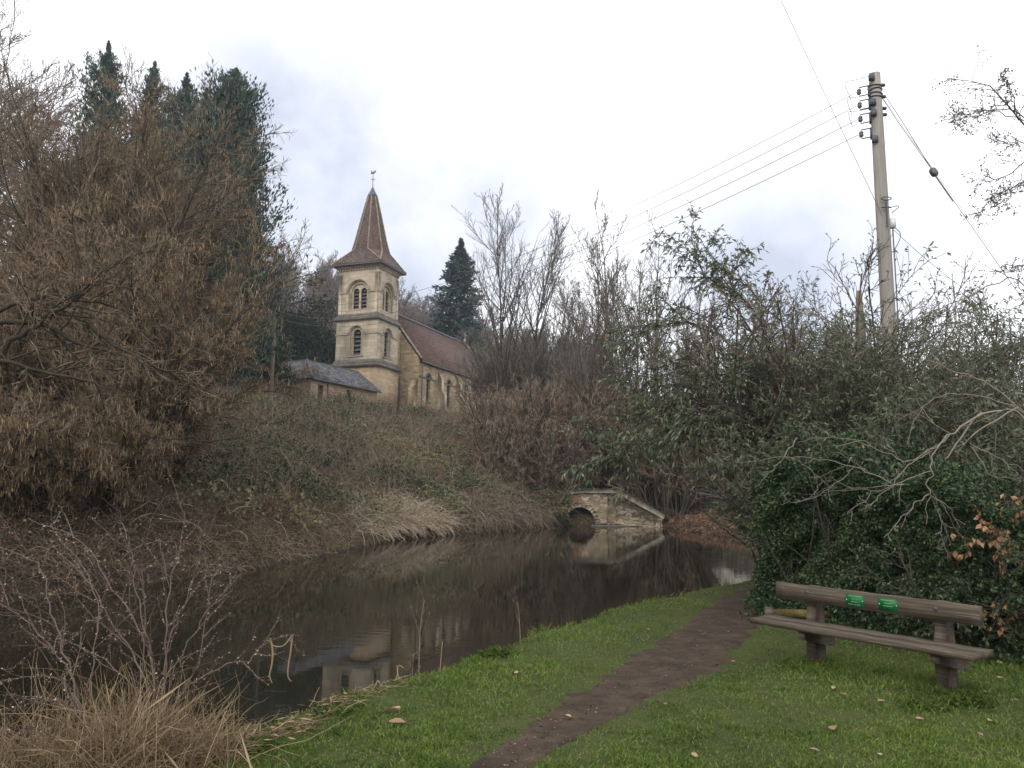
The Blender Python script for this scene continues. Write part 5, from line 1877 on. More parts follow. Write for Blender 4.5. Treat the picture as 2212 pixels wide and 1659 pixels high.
# rounded mounds of bramble and ivy, each with its own mix of leaf colour
mp_, md_ = bank_points(1900, rs, -.46, .17, 22, 60, .9)
ex = np.array([(2.3, 42.9, .1), (2.3, 43.0, .75), (2.2, 43.1, 1.05), (1.8, 42.3, .2), (2.35, 43.0, .3), (1.5, 42.2, .5), (2.0, 43.6, 1.4), (1.0, 41.4, .1), (2.4, 43.1, -.2), (2.1, 42.9, -.3)])
mp_ = np.concatenate([mp_[rs.random(len(mp_)) < np.clip(.08 + 1.1 * wob(mp_[:, 0], mp_[:, 1], .5, 4.0), .06, .95) * (1 - straw_zone(mp_))], ex])
nm = len(mp_)
per = 300
rm = rs.uniform(.5, 1.5, nm)
rm[-len(ex):] = .62
o_ = norm(rs.normal(size=(nm, per, 3)))
o_[:, :, 2] = np.abs(o_[:, :, 2])
o_ *= (rm[:, None] * rs.uniform(.7, 1.1, (nm, per)))[:, :, None] * np.array([1.2, 1.0, .85])
q = (mp_[:, None] + o_).reshape(-1, 3)
kindm = rs.choice([.1, .4, .66, .93], nm, p=[.34, .34, .2, .12])
tn_ = np.clip(np.repeat(kindm, per) + rs.normal(0, .14, nm * per), 0, 1)
sz = rs.uniform(.07, .17, nm * per)
bb_.leaves(q, norm(o_.reshape(-1, 3)) * .6 + rs.normal(0, .6, (nm * per, 3)), sz, sz * rs.uniform(.55, .85, nm * per), tint=tn_, mat=1, rs=rs)
st_p = np.repeat(mp_, 16, axis=0)
P = walk(st_p + rs.normal(0, .15, st_p.shape) * [1, 1, 0], rs.normal(0, .7, st_p.shape) * [1, 1, .3] + [0, 0, 1], np.repeat(rm, 16) * rs.uniform(1.4, 2.6, len(st_p)), 7, .15, -.32, rs)
bb_.tubes(P, taper(len(st_p), 7, np.full(len(st_p), .011), .006), 3, tint=rs.uniform(.3, 1, len(st_p)))
tag(bb_.build("bramble_thicket", [M['bramble_stem'], M['bramble']]), "tangle of brambles and ivy covering the far bank below the church", "undergrowth", None, 'stuff')

# upright dead stalks over the bank
p, d = bank_points(4500, rs, -.45, .19, 24, 62, 2.0)
n = len(p)
P = walk(p, rs.normal(0, .3, (n, 3)) + [0, 0, 1], rs.uniform(.6, 1.7, n), 4, .12, 0, rs)
q = Buf()
q.tubes(P, taper(n, 4, np.full(n, .01), .006), 3, tint=rs.uniform(.1, 1, n))
q2, r2 = kids(P, taper(n, 4, np.full(n, .01), .006), 3, .3, 1, .3, .8, .4, 3, .15, .02, .7, .006, rs)
q.tubes(q2, r2, 3, tint=rs.uniform(0, 1, len(q2)))
tag(q.build("dead_stalks", M['twig_red']), "thin brown dead stalks standing on the far bank", "undergrowth", None, 'stuff')

# pale dead grass along the far water's edge
p, d = bank_points(60000, rs, -.62, .10, 13, 46, 0.02, 3.4)
dens_ = np.where(p[:, 0] / p[:, 1] > -.40, 1, .12)
sel = rs.random(len(p)) < dens_ * np.clip(1.3 - d / 3.4, .2, 1)
p, d = p[sel], d[sel]
n = len(p)
dirs = rs.normal(0, .55, (n, 3)) * [1, 1, .2] + np.array([.1, -.15, .6])
P = walk(p, dirs, rs.uniform(.25, .8, n), 5, .36, -.36, rs)
P[:, :, 2] = np.maximum(P[:, :, 2], WATER - .03)
q = Buf()
q.tubes(P, taper(n, 5, np.full(n, .009), .004), 3, tint=np.clip(.5 + .3 * wob(p[:, 0], p[:, 1], .7) + rs.normal(0, .2, n), 0, 1))
tag(q.build("dead_grass", M['dead_grass']), "pale dead grass hanging over the far water's edge", "grass", None, 'stuff')
p, d = bank_points(40000, rs, -.22, -.03, 25, 42, .2, 3.0)
sel = rs.random(len(p)) < np.clip(1.3 * straw_zone(p), 0, 1) * np.clip(.55 + .6 * wob(p[:, 0], p[:, 1], .9, 2), 0, 1)
p = p[sel]
n = len(p)
P = walk(p + [0, 0, .15], rs.normal(0, .5, (n, 3)) * [1, 1, .2] + np.array([.35, -.45, .5]), rs.uniform(.5, 1.3, n), 4, .18, -.35, rs)
P[:, :, 2] = np.maximum(P[:, :, 2], WATER)
q = Buf()
q.tubes(P, taper(n, 4, np.full(n, .013), .006), 3, tint=rs.uniform(0, 1, n))
tag(q.build("dead_grass", M['straw']), "brightest straw-coloured swathe of flattened grass on the far bank, left of the culvert", "grass", None, 'stuff')
# brown twig tangle overhanging the water left of the culvert
p, d = bank_points(13000, rs, -.055, .040, 36, 46, 0.1, 4.0)
n = len(p)
P = walk(p + [0, 0, .3], rs.normal(0, .6, (n, 3)) * [1, 1, .3] + [0, -.45, .7], rs.uniform(.5, 1.5, n), 6, .32, -.36, rs)
P[:, :, 2] = np.maximum(P[:, :, 2], WATER)
q = Buf()
q.tubes(P, taper(n, 6, np.full(n, .013), .006), 3, tint=rs.uniform(0, 1, n))
lq, _ = on_paths(P, 1, .2, 1, rs)
q.leaves(lq, rs.normal(size=lq.shape), rs.uniform(.05, .11, len(lq)), .06, tint=rs.uniform(0, .8, len(lq)), mat=1, rs=rs)
tag(q.build("overhanging_bramble", [M['twig_red'], M['bramble']]), "brown bramble tangle drooping into the water left of the culvert", "undergrowth", None, 'stuff')

# leaf litter bank right of the culvert
p, d = bank_points(60000, rs, .165, .42, 30, 56, 0.02, 14)
n = len(p)
q = Buf()
q.leaves(p + [0, 0, .02] + rs.normal(0, .03, (n, 3)), rs.normal(0, 1, (n, 3)) * [1, 1, .35], rs.uniform(.07, .16, n), rs.uniform(.04, .09, n), tint=rs.uniform(0, 1, n), rs=rs)
pp = p[rs.random(n) < .08]
P = walk(pp, rs.normal(0, 1, (len(pp), 3)) * [1, 1, .3] + [0, 0, .3], rs.uniform(.4, 1.4, len(pp)), 4, .2, -.3, rs)
q.tubes(P, taper(len(pp), 4, np.full(len(pp), .011), .006), 3, tint=rs.uniform(.2, 1, len(pp)))
tag(q.build("leaf_litter", M['litter']), "rust-brown fallen leaves and sticks covering the bank right of the culvert", "leaf litter", None, 'stuff')

# evergreens on the bank behind the big shrub, towards the house
for i, (px, y, r, top, lab) in enumerate(((1655, 52, (1.6, 2, 2.0), 900, "dark ivy-green bush partly in front of the cream house"), (1740, 50, (3, 2.4, 2.4), 800, "dark evergreen bush right of the cream house, behind the hedge"), (1490, 56, (2.4, 2, 2.2), 845, "green bush on the bank left of the cream house"),
                                          (1790, 40, (3.5, 3, 3), 760, "broad evergreen bush far behind the hedge"), (1950, 36, (3.5, 3, 3), 760, "evergreen bush behind the utility pole"), (2150, 34, (3.5, 3, 3), 740, "evergreen bush behind the fence at the right edge"))):
    b = gpt(px, y)
    t_ = at(px, top, y)
    leafy_bush("evergreen_bush", tuple(b), lab, "bush", "evergreen bushes behind the hedge", 90 + i, (r[0], r[1], max(1.2, (t_[2] - b[2]) / 1.25)), 7000, (.11, .22), .42, 'holly', clumps=60, shell=.4, zlow=.3)

# ============================================================ THE HEDGE AND THE SHRUBS BEHIND THE BENCH
HA = ground_at(1648, 1330)[:2]
HB = np.array([5.6, 6.9])
hd = HB - HA
HLn = float(np.hypot(*hd))
hd = hd / HLn
hn = np.array([-hd[1], hd[0]])
if hn @ (-HA) < 0:
    hn = -hn                       # faces the bench and the camera
rs = np.random.default_rng(101)


def hedge_top(u):
    return (1.62 + .2 * np.sin(u * 2.1) + .16 * np.sin(u * 5.3 + 1) + .2 * smooth(.0, 1.0, u)) * (1 - .35 * smooth(2.2, 3.6, u))


hedge = empty("clipped_hedge", (HA[0], HA[1], 0), "dense dark green hedge of small glossy leaves between the bench and the water", "hedge")
hbuf = Buf()
n = 120000
side = rs.random(n)
u = rs.uniform(-.05, HLn, n)
v = rs.uniform(0, 1, n) ** .85
dep = rs.exponential(.13, n)
endm = side < .22                      # left end of the hedge, facing the path and the water
u = np.where(endm, rs.exponential(.12, n), u)
dep = np.where(endm, rs.uniform(0, 1.7, n), dep)
topm = side > .86
dep = np.where(topm, rs.uniform(0, 1.7, n), dep)
h_ = hedge_top(u)
v = np.where(topm, 1 - rs.exponential(.10, n), v) + rs.exponential(.05, n)
u = np.where(endm, u, np.where(u > 2.4, np.where(rs.random(n) < smooth(4.4, 2.6, u), u, rs.uniform(0, 2.6, n)), u))
h_ = hedge_top(u)
zz = .05 + np.clip(v, 0, 1.1) * h_
bul = .24 * wob(u * 1.3, zz, 2.4) + .14 * wob(u, zz, 5.5, 1.0)
xy = HA[None] + hd * (u + np.where(endm, -bul, 0))[:, None] - hn * (dep - np.where(endm, 0, bul) - .12 * (zz < .25))[:, None]
pos = np.stack([xy[:, 0], xy[:, 1], zz + Z(xy[:, 0], xy[:, 1])], -1)
outw = np.where(endm[:, None], np.append(-hd, 0.1)[None], np.where(topm[:, None], np.array([[0, 0, 1.0]]), np.append(hn, .15)[None]))
dd = outw * .7 + rs.normal(0, .75, (n, 3)) + np.array([0, 0, -.1])
tint = np.clip(.42 + .22 * wob(u * 1.7, zz, 1.9, 2.0) + rs.normal(0, .2, n), 0, .9)
tint = np.where(rs.random(n) < .02, rs.uniform(.85, 1, n), tint)
ls = rs.uniform(.026, .06, n)
hbuf.leaves(pos, dd, ls, ls * rs.uniform(.45, .62, n), tint=tint, nrm=outw + rs.normal(0, .7, (n, 3)), rs=rs)
hbuf.build("foliage", M['hedge'], hedge, origin=(HA[0], HA[1], 0))
sb = Buf()
ns = 150
u = rs.uniform(.05, HLn, ns)
xy = HA[None] + hd * u[:, None] - hn * rs.uniform(.15, 1.3, ns)[:, None]
P = walk(np.stack([xy[:, 0], xy[:, 1], Z(xy[:, 0], xy[:, 1]) - .1], -1), rs.normal(0, .22, (ns, 3)) + [0, 0, 1], rs.uniform(1.2, 2.2, ns), 7, .12, .02, rs)
Rr = taper(ns, 7, np.full(ns, .018), .006)
sb.tubes(P, Rr, 5)
P1, R1 = kids(P, Rr, 7, .1, 1, .4, 1.1, .3, 5, .15, .03, .6, .004, rs)
sb.tubes(P1, R1, 3)
sb.build("stems", M['bark'], hedge, origin=(HA[0], HA[1], 0))

# looser privet sprays that flop over the bench at the right
def spray_shrub(name, base, label, cat, group, seed, stems, H, spread, lean, leafmat, leaf, wr, nleaf, dens=(9, 6), leafdroop=.2, twigm='bark', up=-.01, t0=.25, lt0=.2, rtip=.0035, sr=(.012, .03), keep=1.0):
    rs = np.random.default_rng(seed)
    e = empty(name, tuple(base), label, cat, group)
    a = rs.uniform(0, 2 * math.pi, stems)
    sp = rs.uniform(.1, 1, stems) ** .7 * spread
    d0 = np.stack([np.cos(a) * sp + lean[0], np.sin(a) * sp + lean[1], np.ones(stems)], -1)
    p0 = np.stack([np.cos(a) * .25 * rs.uniform(0, 1, stems), np.sin(a) * .25 * rs.uniform(0, 1, stems), np.full(stems, -.15)], -1)
    P0 = walk(p0, d0, H * rs.uniform(.6, 1.05, stems), 10, .08, up, rs)
    R0 = taper(stems, 10, rs.uniform(sr[0], sr[1], stems), .006)
    tb = Buf()
    tb.tubes(P0, R0, 5)
    P1, R1 = kids(P0, R0, dens[0], t0, 1, .3, .9, .34, 7, .11, up, .6, rtip * 1.4, rs, fall=.45)
    tb.tubes(P1, R1, 4)
    P2, R2 = kids(P1, R1, dens[1], .15, 1, .35, .95, .5, 5, .13, up, .65, rtip, rs, lmin=.12)
    tb.tubes(P2, R2, 3)
    tb.build("trunk", M[twigm], e)
    cb = Buf()
    for Pk, nl in ((P1, nleaf), (P2, nleaf)):
        q, tg = on_paths(Pk, nl, lt0, 1, rs)
        k_ = rs.random(len(q)) < keep * np.clip(1.0 + .5 * wob(q[:, 0], q[:, 2], 1.6), .3, 1.2)
        q, tg = q[k_], tg[k_]
        dd = tg * .7 + rs.normal(0, .5, q.shape) + np.array([0, 0, -leafdroop])
        s = rs.uniform(leaf[0], leaf[1], len(q))
        tn = np.clip(.45 + .2 * wob(q[:, 0], q[:, 2], 1.9, 1.1) + rs.normal(0, .2, len(q)), 0, .88)
        tn = np.where(rs.random(len(q)) < .03, rs.uniform(.9, 1, len(q)), tn)
        cb.leaves(q, dd, s, s * wr * rs.uniform(.8, 1.2, len(q)), tint=tn, droop=.15, rs=rs)
    cb.build("crown", M[leafmat], e)
    return e


def hpt(u, back, dz=0.0):
    p = HA + hd * u - hn * back
    return np.array([p[0], p[1], Z1(p[0], p[1]) + dz])


spray_shrub("privet_bush", hpt(2.6, .15), "loose pale-green privet spray flopping out of the hedge behind the bench's right half", "bush", None, 111, 16, 1.5, .5, (-.25, -.25), 'hedge', (.03, .055), .5, 8, twigm='bark', up=-.05)
spray_shrub("privet_bush", hpt(4.0, .5), "privet growth right of the bench, under the copper beech leaves", "bush", None, 112, 18, 1.5, .55, (-.1, -.15), 'hedge', (.03, .055), .5, 8, up=-.03)

# big semi-evergreen cotoneasters with long leaves, arching over the hedge
cot = [((1725, 12.6), "largest arching cotoneaster, behind the hedge's left end", 121, 24, 3.7, .30, (.04, .05), .8),
       ((1760, 14.0), "cotoneaster with upright leafy shoots behind the largest arching one", 122, 26, 4.4, .34, (.02, .05), .85),
       ((1800, 13.0), "cotoneaster in the middle behind the hedge, left of the utility pole", 123, 28, 4.8, .5, (-.03, -.02), .6),
       ((1880, 14.8), "cotoneaster farther back, its leafy tips at the foot of the utility pole", 128, 28, 5.0, .5, (-.03, .0), .5),
       ((1940, 12.4), "thinner cotoneaster right of the utility pole with bare reddish shoots", 124, 30, 4.4, .55, (.0, -.02), .45),
       ((2040, 13.6), "loose cotoneaster near the right edge, below the stay wire", 129, 28, 4.3, .55, (.0, -.02), .5),
       ((1745, 11.4), "low dark cotoneaster on top of the hedge's left end", 125, 24, 2.6, .45, (-.04, .05), .9),
       ((1850, 10.6), "low cotoneaster on top of the hedge above the bench plaques", 126, 24, 2.6, .5, (0, 0), .95),
       ((2080, 10.4), "low cotoneaster above the copper beech at the right edge", 127, 24, 2.9, .6, (-.05, 0), .65)]
for (px, y_), lab, sd, ns, H, sp_, ln_, kp in cot:
    spray_shrub("cotoneaster_shrub", gpt(px, y_), lab, "shrub", "cotoneasters over the hedge", sd, ns, H, sp_, ln_, 'willow_leaf', (.055, .105), .30, 9 if px > 1740 else 7, dens=(15, 9), leafdroop=.35, twigm='bark_pale', up=-.012 if px < 1770 else -.03, rtip=.0035, keep=kp, t0=.42 if px < 1770 else .25)
# boughs reaching left over the water's end
org = hpt(.2, 2.4)
bo = empty("cotoneaster_bough", tuple(org), "long leafy boughs reaching left from the shrubs, high above the culvert", "shrub", "cotoneasters over the hedge")
q = Buf()
c = Buf()
rs = np.random.default_rng(131)
for pts, ya, yb, r in (([(1720, 1000), (1640, 900), (1560, 880), (1480, 900), (1400, 950), (1330, 985), (1285, 990)], 12.6, 13.2, .03), ([(1720, 980), (1620, 840), (1540, 800), (1450, 800), (1380, 830)], 12.8, 13.5, .028),
                       ([(1720, 960), (1600, 760), (1520, 700), (1440, 690), (1390, 720)], 12.8, 13.6, .026), ([(1700, 960), (1600, 890), (1520, 900), (1460, 930), (1420, 950)], 12.4, 12.8, .026),
                       ([(1720, 940), (1640, 740), (1560, 620), (1512, 590), (1505, 535)], 12.9, 13.6, .024), ([(1720, 940), (1660, 720), (1600, 640), (1572, 600), (1566, 560)], 12.9, 13.5, .022),
                       ([(1720, 940), (1500, 870), (1440, 880), (1360, 900), (1300, 930)], 13.2, 14.0, .024)):
    P = px_limb(pts, ya, yb, 14)
    P[0, 1:] += rs.normal(0, .03, (13, 3))
    Rr = taper(1, 14, [r], .006)
    q.tubes(P, Rr, 6)
    P1, R1 = kids(P, Rr, 16, .25, 1, .3, .95, .30, 7, .12, -.03, .6, .005, rs, fall=.4)
    q.tubes(P1, R1, 4)
    P2, R2 = kids(P1, R1, 8, .15, 1, .35, .95, .5, 5, .13, -.04, .65, .0035, rs, lmin=.12)
    q.tubes(P2, R2, 3)
    for Pk, nl in ((P[:, 5:], 60), (P1, 7), (P2, 6)):
        lq, tg = on_paths(Pk, nl, .2, 1, rs)
        s = rs.uniform(.07, .13, len(lq))
        tn = np.clip(.5 + .2 * wob(lq[:, 0], lq[:, 2], 1.9, 1.1) + rs.normal(0, .2, len(lq)), 0, .88)
        tn = np.where(rs.random(len(lq)) < .03, rs.uniform(.9, 1, len(lq)), tn)
        c.leaves(lq, tg * .7 + rs.normal(0, .5, lq.shape) + [0, 0, -.4], s, s * .3, tint=tn, droop=.15, rs=rs)
for px_, y_, top_ in ((1738, 12.7, (1720, 975, 12.6)), (1748, 13.0, (1720, 950, 12.8)), (1752, 13.3, (1720, 940, 12.9))):
    g_ = gpt(px_, y_)
    t2 = at(*top_)
    sl = np.linspace(0, 1, 8)[:, None]
    q.tubes((g_ * (1 - sl) + t2 * sl + np.array([.06, 0, 0]) * np.sin(sl * 3.1))[None], taper(1, 8, [.045], .03), 7)
q.build("bough", M['bark'], bo, origin=org)
c.build("crown", M['willow_leaf'], bo, origin=org)

# bare brown shrubs behind, against the sky
for i, (px, y, top, lab) in enumerate(((1765, 13.6, 600, "bare twiggy shrub with upright shoots left of the utility pole"), (1845, 15.0, 560, "bare shrub just left of the pole's foot, thin shoots against the sky"), (1990, 15.5, 600, "bare reddish shrub just right of the utility pole"),
                                       (2090, 14.0, 640, "bare shrub with a few copper leaves near the right edge"), (2190, 13.0, 660, "bare brown shrub at the right edge behind the beech"), (1715, 13.0, 600, "thin bare shrub behind the tall leafy shoots"))):
    b = gpt(px, y)
    t_ = at(px, top, y)
    bare_tree("bare_shrub", tuple(b), lab, "shrub", "bare shrubs behind the hedge", 140 + i, (t_[2] - b[2]) * .95, stems=9, spread=.62, dens=(10, 7, 4), trunk_r=.026, t0=.2, rtip=.0045, twig='twig', up=.03, ratio=(.36, .45, .5), buds=1)
# dead pale trunk left of the pole
b = gpt(1866, 15.0)
dt = empty("dead_trunk", tuple(b), "broken-topped pale dead trunk standing among the shrubs left of the utility pole", "tree trunk")
t_ = at(1856, 630, 15.0) - b
q = Buf()
s = np.linspace(0, 1, 10)[:, None]
q.tubes((t_ * s + rs.normal(0, .012, (10, 3)))[None], np.array([[.14, .135, .13, .125, .12, .115, .11, .10, .09, .05]]), 9, cap=True)
q.build("trunk", M['pole_brown'], dt)

# pale bare boughs in front of the hedge
org = at(2190, 905, 8.6)
root = gpt(2290, 8.8)
pb_ = empty("bare_cherry_tree", tuple(root), "pale bare branches arching down in front of the hedge above the bench", "tree")
q = Buf()
c = Buf()
rs = np.random.default_rng(151)
for pts, ya, yb, r in (([(2290, 1250), (2270, 1000), (2200, 880), (2120, 890), (2053, 938), (2013, 974), (2010, 1021), (2006, 1064), (2001, 1132)], 8.7, 8.2, .035),
                       ([(2006, 1068), (1966, 1100), (1909, 1161)], 8.2, 8.1, .011), ([(2009, 1068), (2053, 1093), (2080, 1161)], 8.2, 8.2, .011),
                       ([(2012, 1017), (1948, 1040), (1890, 1060), (1830, 1107)], 8.25, 8.3, .011), ([(2013, 974), (1960, 1005), (1900, 1075), (1870, 1100)], 8.3, 8.2, .010),
                       ([(2120, 890), (2040, 1000), (1948, 1058), (1880, 1020), (1844, 1010), (1786, 992), (1697, 985), (1593, 999)], 8.8, 9.2, .020),
                       ([(1722, 946), (1693, 985), (1668, 1018), (1643, 1042)], 9.0, 9.0, .013), ([(2053, 938), (1960, 1005), (1930, 985), (1873, 956), (1794, 942), (1722, 956)], 8.7, 9.1, .013),
                       ([(2200, 880), (2082, 949), (2146, 985), (2230, 1021)], 8.5, 8.3, .018), ([(2096, 963), (2143, 1032), (2230, 1042)], 8.45, 8.3, .011),
                       ([(1697, 985), (1740, 1005), (1780, 1040), (1760, 1062)], 9.0, 9.0, .008), ([(1844, 1010), (1810, 1045), (1760, 1075), (1690, 1090)], 9.0, 9.0, .008),
                       ([(2030, 1110), (2030, 1150), (2048, 1195)], 8.2, 8.2, .009), ([(2260, 950), (2150, 830), (2060, 800), (1990, 770), (1900, 780)], 9.2, 9.6, .02), ([(2240, 900), (2110, 850), (2020, 850), (1975, 905), (1960, 960)], 9.0, 9.0, .014),
                       ([(2290, 800), (2212, 588), (2109, 630), (2011, 677), (1900, 715), (1790, 745)], 8.5, 9.4, .02), ([(2060, 620), (2062, 680), (2075, 760)], 8.7, 8.8, .016)):
    P = px_limb(pts, ya, yb, 4 * len(pts))
    k = P.shape[1]
    P[0, 1:-1] += rs.normal(0, .012, (k - 2, 3))
    Rr = taper(1, k, [r * .5], .0024)
    q.tubes(P, Rr, 6)
    P1, R1 = kids(P, Rr, 5, .25, 1, .35, .9, .20, 5, .14, -.02, .6, .0022, rs, fall=.4, lmin=.1)
    c.tubes(P1, R1, 4, tint=rs.uniform(.0, .8, len(P1)))
    P2, R2 = kids(P1, R1, 2, .2, 1, .35, .9, .45, 4, .14, -.02, .6, .0022, rs, lmin=.05)
    c.tubes(P2, R2, 3, tint=rs.uniform(.2, 1, len(P2)))
    bp, bd = on_paths(P1, 5, .2, 1, rs)
    c.leaves(bp, bd + rs.normal(0, .7, bp.shape), .018, .009, tint=.2, rs=rs)
P = np.array([[root + [0, 0, -.2], root + [-.05, 0, .8], at(2285, 1150, 8.7), at(2280, 1000, 8.7), at(2285, 900, 8.6), at(2290, 800, 8.5)]])
q.tubes(P, np.array([[.07, .055, .045, .036, .028, .02]]), 8)
q.build("trunk", M['twig_pale'], pb_, origin=root)
c.build("crown", M['twig_pale'], pb_, origin=root)

# beech with copper leaves at the right edge
root = gpt(2270, 8.1)
be = empty("beech_sapling", tuple(root), "young beech with copper winter leaves at the right edge, before the rail fence", "tree")
q = Buf()
c = Buf()
rs = np.random.default_rng(161)
P = np.array([[root + [0, 0, -.2], root + [0, 0, .8], root + [.03, 0, 1.6], root + [.02, .05, 2.6]]])
q.tubes(P, np.array([[.035, .028, .02, .008]]), 6)
for pts, nl in (([(2270, 1100), (2212, 1135), (2150, 1150), (2120, 1130)], 26), ([(2270, 1160), (2190, 1165), (2120, 1170), (2085, 1172)], 34), ([(2270, 1130), (2212, 1150), (2170, 1190), (2150, 1200)], 26), ([(2280, 1180), (2230, 1190), (2190, 1188), (2160, 1195)], 20),
                ([(2280, 1240), (2200, 1300), (2150, 1325), (2120, 1322)], 18), ([(2280, 1290), (2210, 1310), (2160, 1345)], 14), ([(2280, 1100), (2240, 1110), (2190, 1105)], 14), ([(2280, 1030), (2200, 1080), (2170, 1085)], 5), ([(2280, 1360), (2212, 1350), (2160, 1350)], 8)):
    P = px_limb(pts, 8.05, 7.8, 10)
    Rr = taper(1, 10, [.009], .003)
    q.tubes(P, Rr, 5)
    P1, R1 = kids(P, Rr, 7, .25, 1, .4, 1.0, .33, 5, .1, -.03, .6, .002, rs)
    q.tubes(P1, R1, 3)
    for Pk, k_ in ((P, nl), (P1, max(2, nl // 5))):
        lq, tg = on_paths(Pk, k_, .35, 1, rs)
        s = rs.uniform(.045, .085, len(lq))
        c.leaves(lq, tg * .4 + rs.normal(0, .35, lq.shape) + [0, 0, -.8], s, s * .6, tint=rs.uniform(0, 1, len(lq)), rs=rs)
q.build("trunk", M['bark'], be, origin=root)
c.build("crown", M['copper'], be, origin=root)

# thorny tree whose budding branches hang in at the top right
root = np.array([8.6, 9.6, 0.0])
ht = empty("hawthorn_tree", tuple(root), "budding hawthorn twigs hanging in at the top right corner", "tree")
q = Buf()
c = Buf()
rs = np.random.default_rng(171)
hub = at(2330, 420, 9.2)
P = np.array([[root + [0, 0, -.2], root + [.1, 0, 1.5], root + [.05, -.1, 3.2], hub + [.1, 0, -.4], hub, hub + [-.2, -.1, 1.2]]])
q.tubes(P, np.array([[.17, .14, .12, .09, .07, .03]]), 9)
for pts, r in (([(2330, 420), (2270, 320), (2212, 268), (2160, 210), (2110, 170), (2045, 168)], .022), ([(2300, 380), (2220, 240), (2150, 232), (2100, 240), (2050, 258)], .013), ([(2230, 270), (2150, 235), (2095, 255), (2055, 262)], .010),
               ([(2330, 420), (2260, 350), (2212, 340), (2170, 385), (2130, 380), (2110, 400)], .016), ([(2300, 420), (2212, 390), (2160, 420), (2125, 445), (2105, 480)], .014), ([(2270, 430), (2200, 400), (2175, 430), (2150, 455)], .010),
               ([(2200, 260), (2185, 200), (2160, 160)], .009), ([(2330, 420), (2240, 340), (2200, 300), (2180, 310), (2150, 315)], .010), ([(2330, 480), (2250, 560), (2205, 580), (2165, 592)], .012)):
    P = px_limb(pts, 9.2, 8.6, 14)
    P[0, 1:-1] += rs.normal(0, .015, (12, 3))
    Rr = taper(1, 14, [r * .7], .003)
    q.tubes(P, Rr, 6)
    P1, R1 = kids(P, Rr, 14, .35, 1, .5, 1.2, .16, 5, .22, .0, .6, .0025, rs, fall=.3, lmin=.12)
    c.tubes(P1, R1, 4, tint=.3)
    P2, R2 = kids(P1, R1, 4, .2, 1, .5, 1.2, .5, 4, .22, 0, .6, .0022, rs, lmin=.06)
    c.tubes(P2, R2, 3, tint=.3)
    for Pk, k_ in ((P1, 4), (P2, 3)):
        bp, bd = on_paths(Pk, k_, .3, 1, rs)
        c.leaves(bp, bd + rs.normal(0, .7, bp.shape), rs.uniform(.015, .035, len(bp)), .018, tint=rs.uniform(0, .6, len(bp)), rs=rs)
q.build("trunk", M['bark_pale'], ht, origin=root)
c.build("crown", M['twig_far'], ht, origin=root)

# ============================================================ FOREGROUND: thorny shrub, dead grass, debris
rs = np.random.default_rng(181)


def thorny(name, root, label, limbs, seed):
    rs = np.random.default_rng(seed)
    e = empty(name, tuple(root), label, "shrub", "thorny shrubs at the water's edge")
    q = Buf()
    c = Buf()
    for pts, ya, yb, r, nk in limbs:
        P = px_limb(pts, ya, yb, max(12, 3 * len(pts)))
        k = P.shape[1]
        P[0, 1:-1] += rs.normal(0, .008, (k - 2, 3))
        Rr = taper(1, k, [r * .85], .002)
        q.tubes(P, Rr, 5, tint=.62)
        P1, R1 = kids(P, Rr, nk, .12, 1, .4, 1.0, .30, 6, .13, .01, .6, .0018, rs, fall=.3, lmin=.12)
        q.tubes(P1, R1, 4, tint=rs.uniform(.2, .8, len(P1)))
        P2, R2 = kids(P1, R1, 4, .2, 1, .5, 1.1, .5, 4, .15, 0, .6, .0014, rs, lmin=.05)
        q.tubes(P2, R2, 3, tint=rs.uniform(0, .6, len(P2)))
        for Pk, nb, s0 in ((P, 44, .018), (P1, 9, .015), (P2, 2, .011)):
            bp, bd = on_paths(Pk, nb, .08, 1, rs)
            c.leaves(bp, bd * .4 + rs.normal(0, .8, bp.shape), rs.uniform(.7, 1.3, len(bp)) * s0, s0 * .55, tint=rs.uniform(.6, 1, len(bp)), rs=rs)
    q.build("stems", M['twig_rose'], e, origin=root)
    c.build("buds", M['twig_rose'], e, origin=root)
    return e


root = gpt(335, 4.95)
thorny("wild_rose_shrub", root, "bare thorny shrub with pale buds rising from the dead grass at the near water's edge", [
    ([(335, 1600), (357, 1482), (357, 1406), (381, 1347), (409, 1285), (443, 1247), (481, 1233)], 4.95, 5.3, .008, 9),
    ([(335, 1600), (339, 1482), (322, 1396), (298, 1292), (284, 1222), (279, 1160)], 4.95, 5.2, .008, 9),
    ([(335, 1600), (310, 1450), (284, 1403), (242, 1347), (222, 1299), (194, 1264), (150, 1200)], 4.95, 5.3, .008, 9),
    ([(335, 1600), (357, 1413), (360, 1292), (374, 1229), (395, 1174), (398, 1105)], 4.95, 5.2, .007, 9),
    ([(335, 1600), (339, 1465), (294, 1333), (242, 1278), (200, 1200), (150, 1150), (60, 1120)], 4.95, 5.6, .008, 10),
    ([(335, 1600), (385, 1500), (409, 1482), (495, 1430), (540, 1430), (554, 1403), (589, 1375), (644, 1372)], 4.95, 5.3, .006, 7),
    ([(335, 1600), (370, 1450), (420, 1360), (470, 1290), (520, 1240)], 4.95, 5.3, .006, 7),
    ([(335, 1600), (300, 1500), (230, 1420), (160, 1390), (80, 1400)], 4.95, 5.1, .006, 8),
    ([(335, 1600), (430, 1440), (450, 1300), (440, 1200)], 4.95, 5.2, .005, 6)], 182)
root = gpt(175, 4.85)
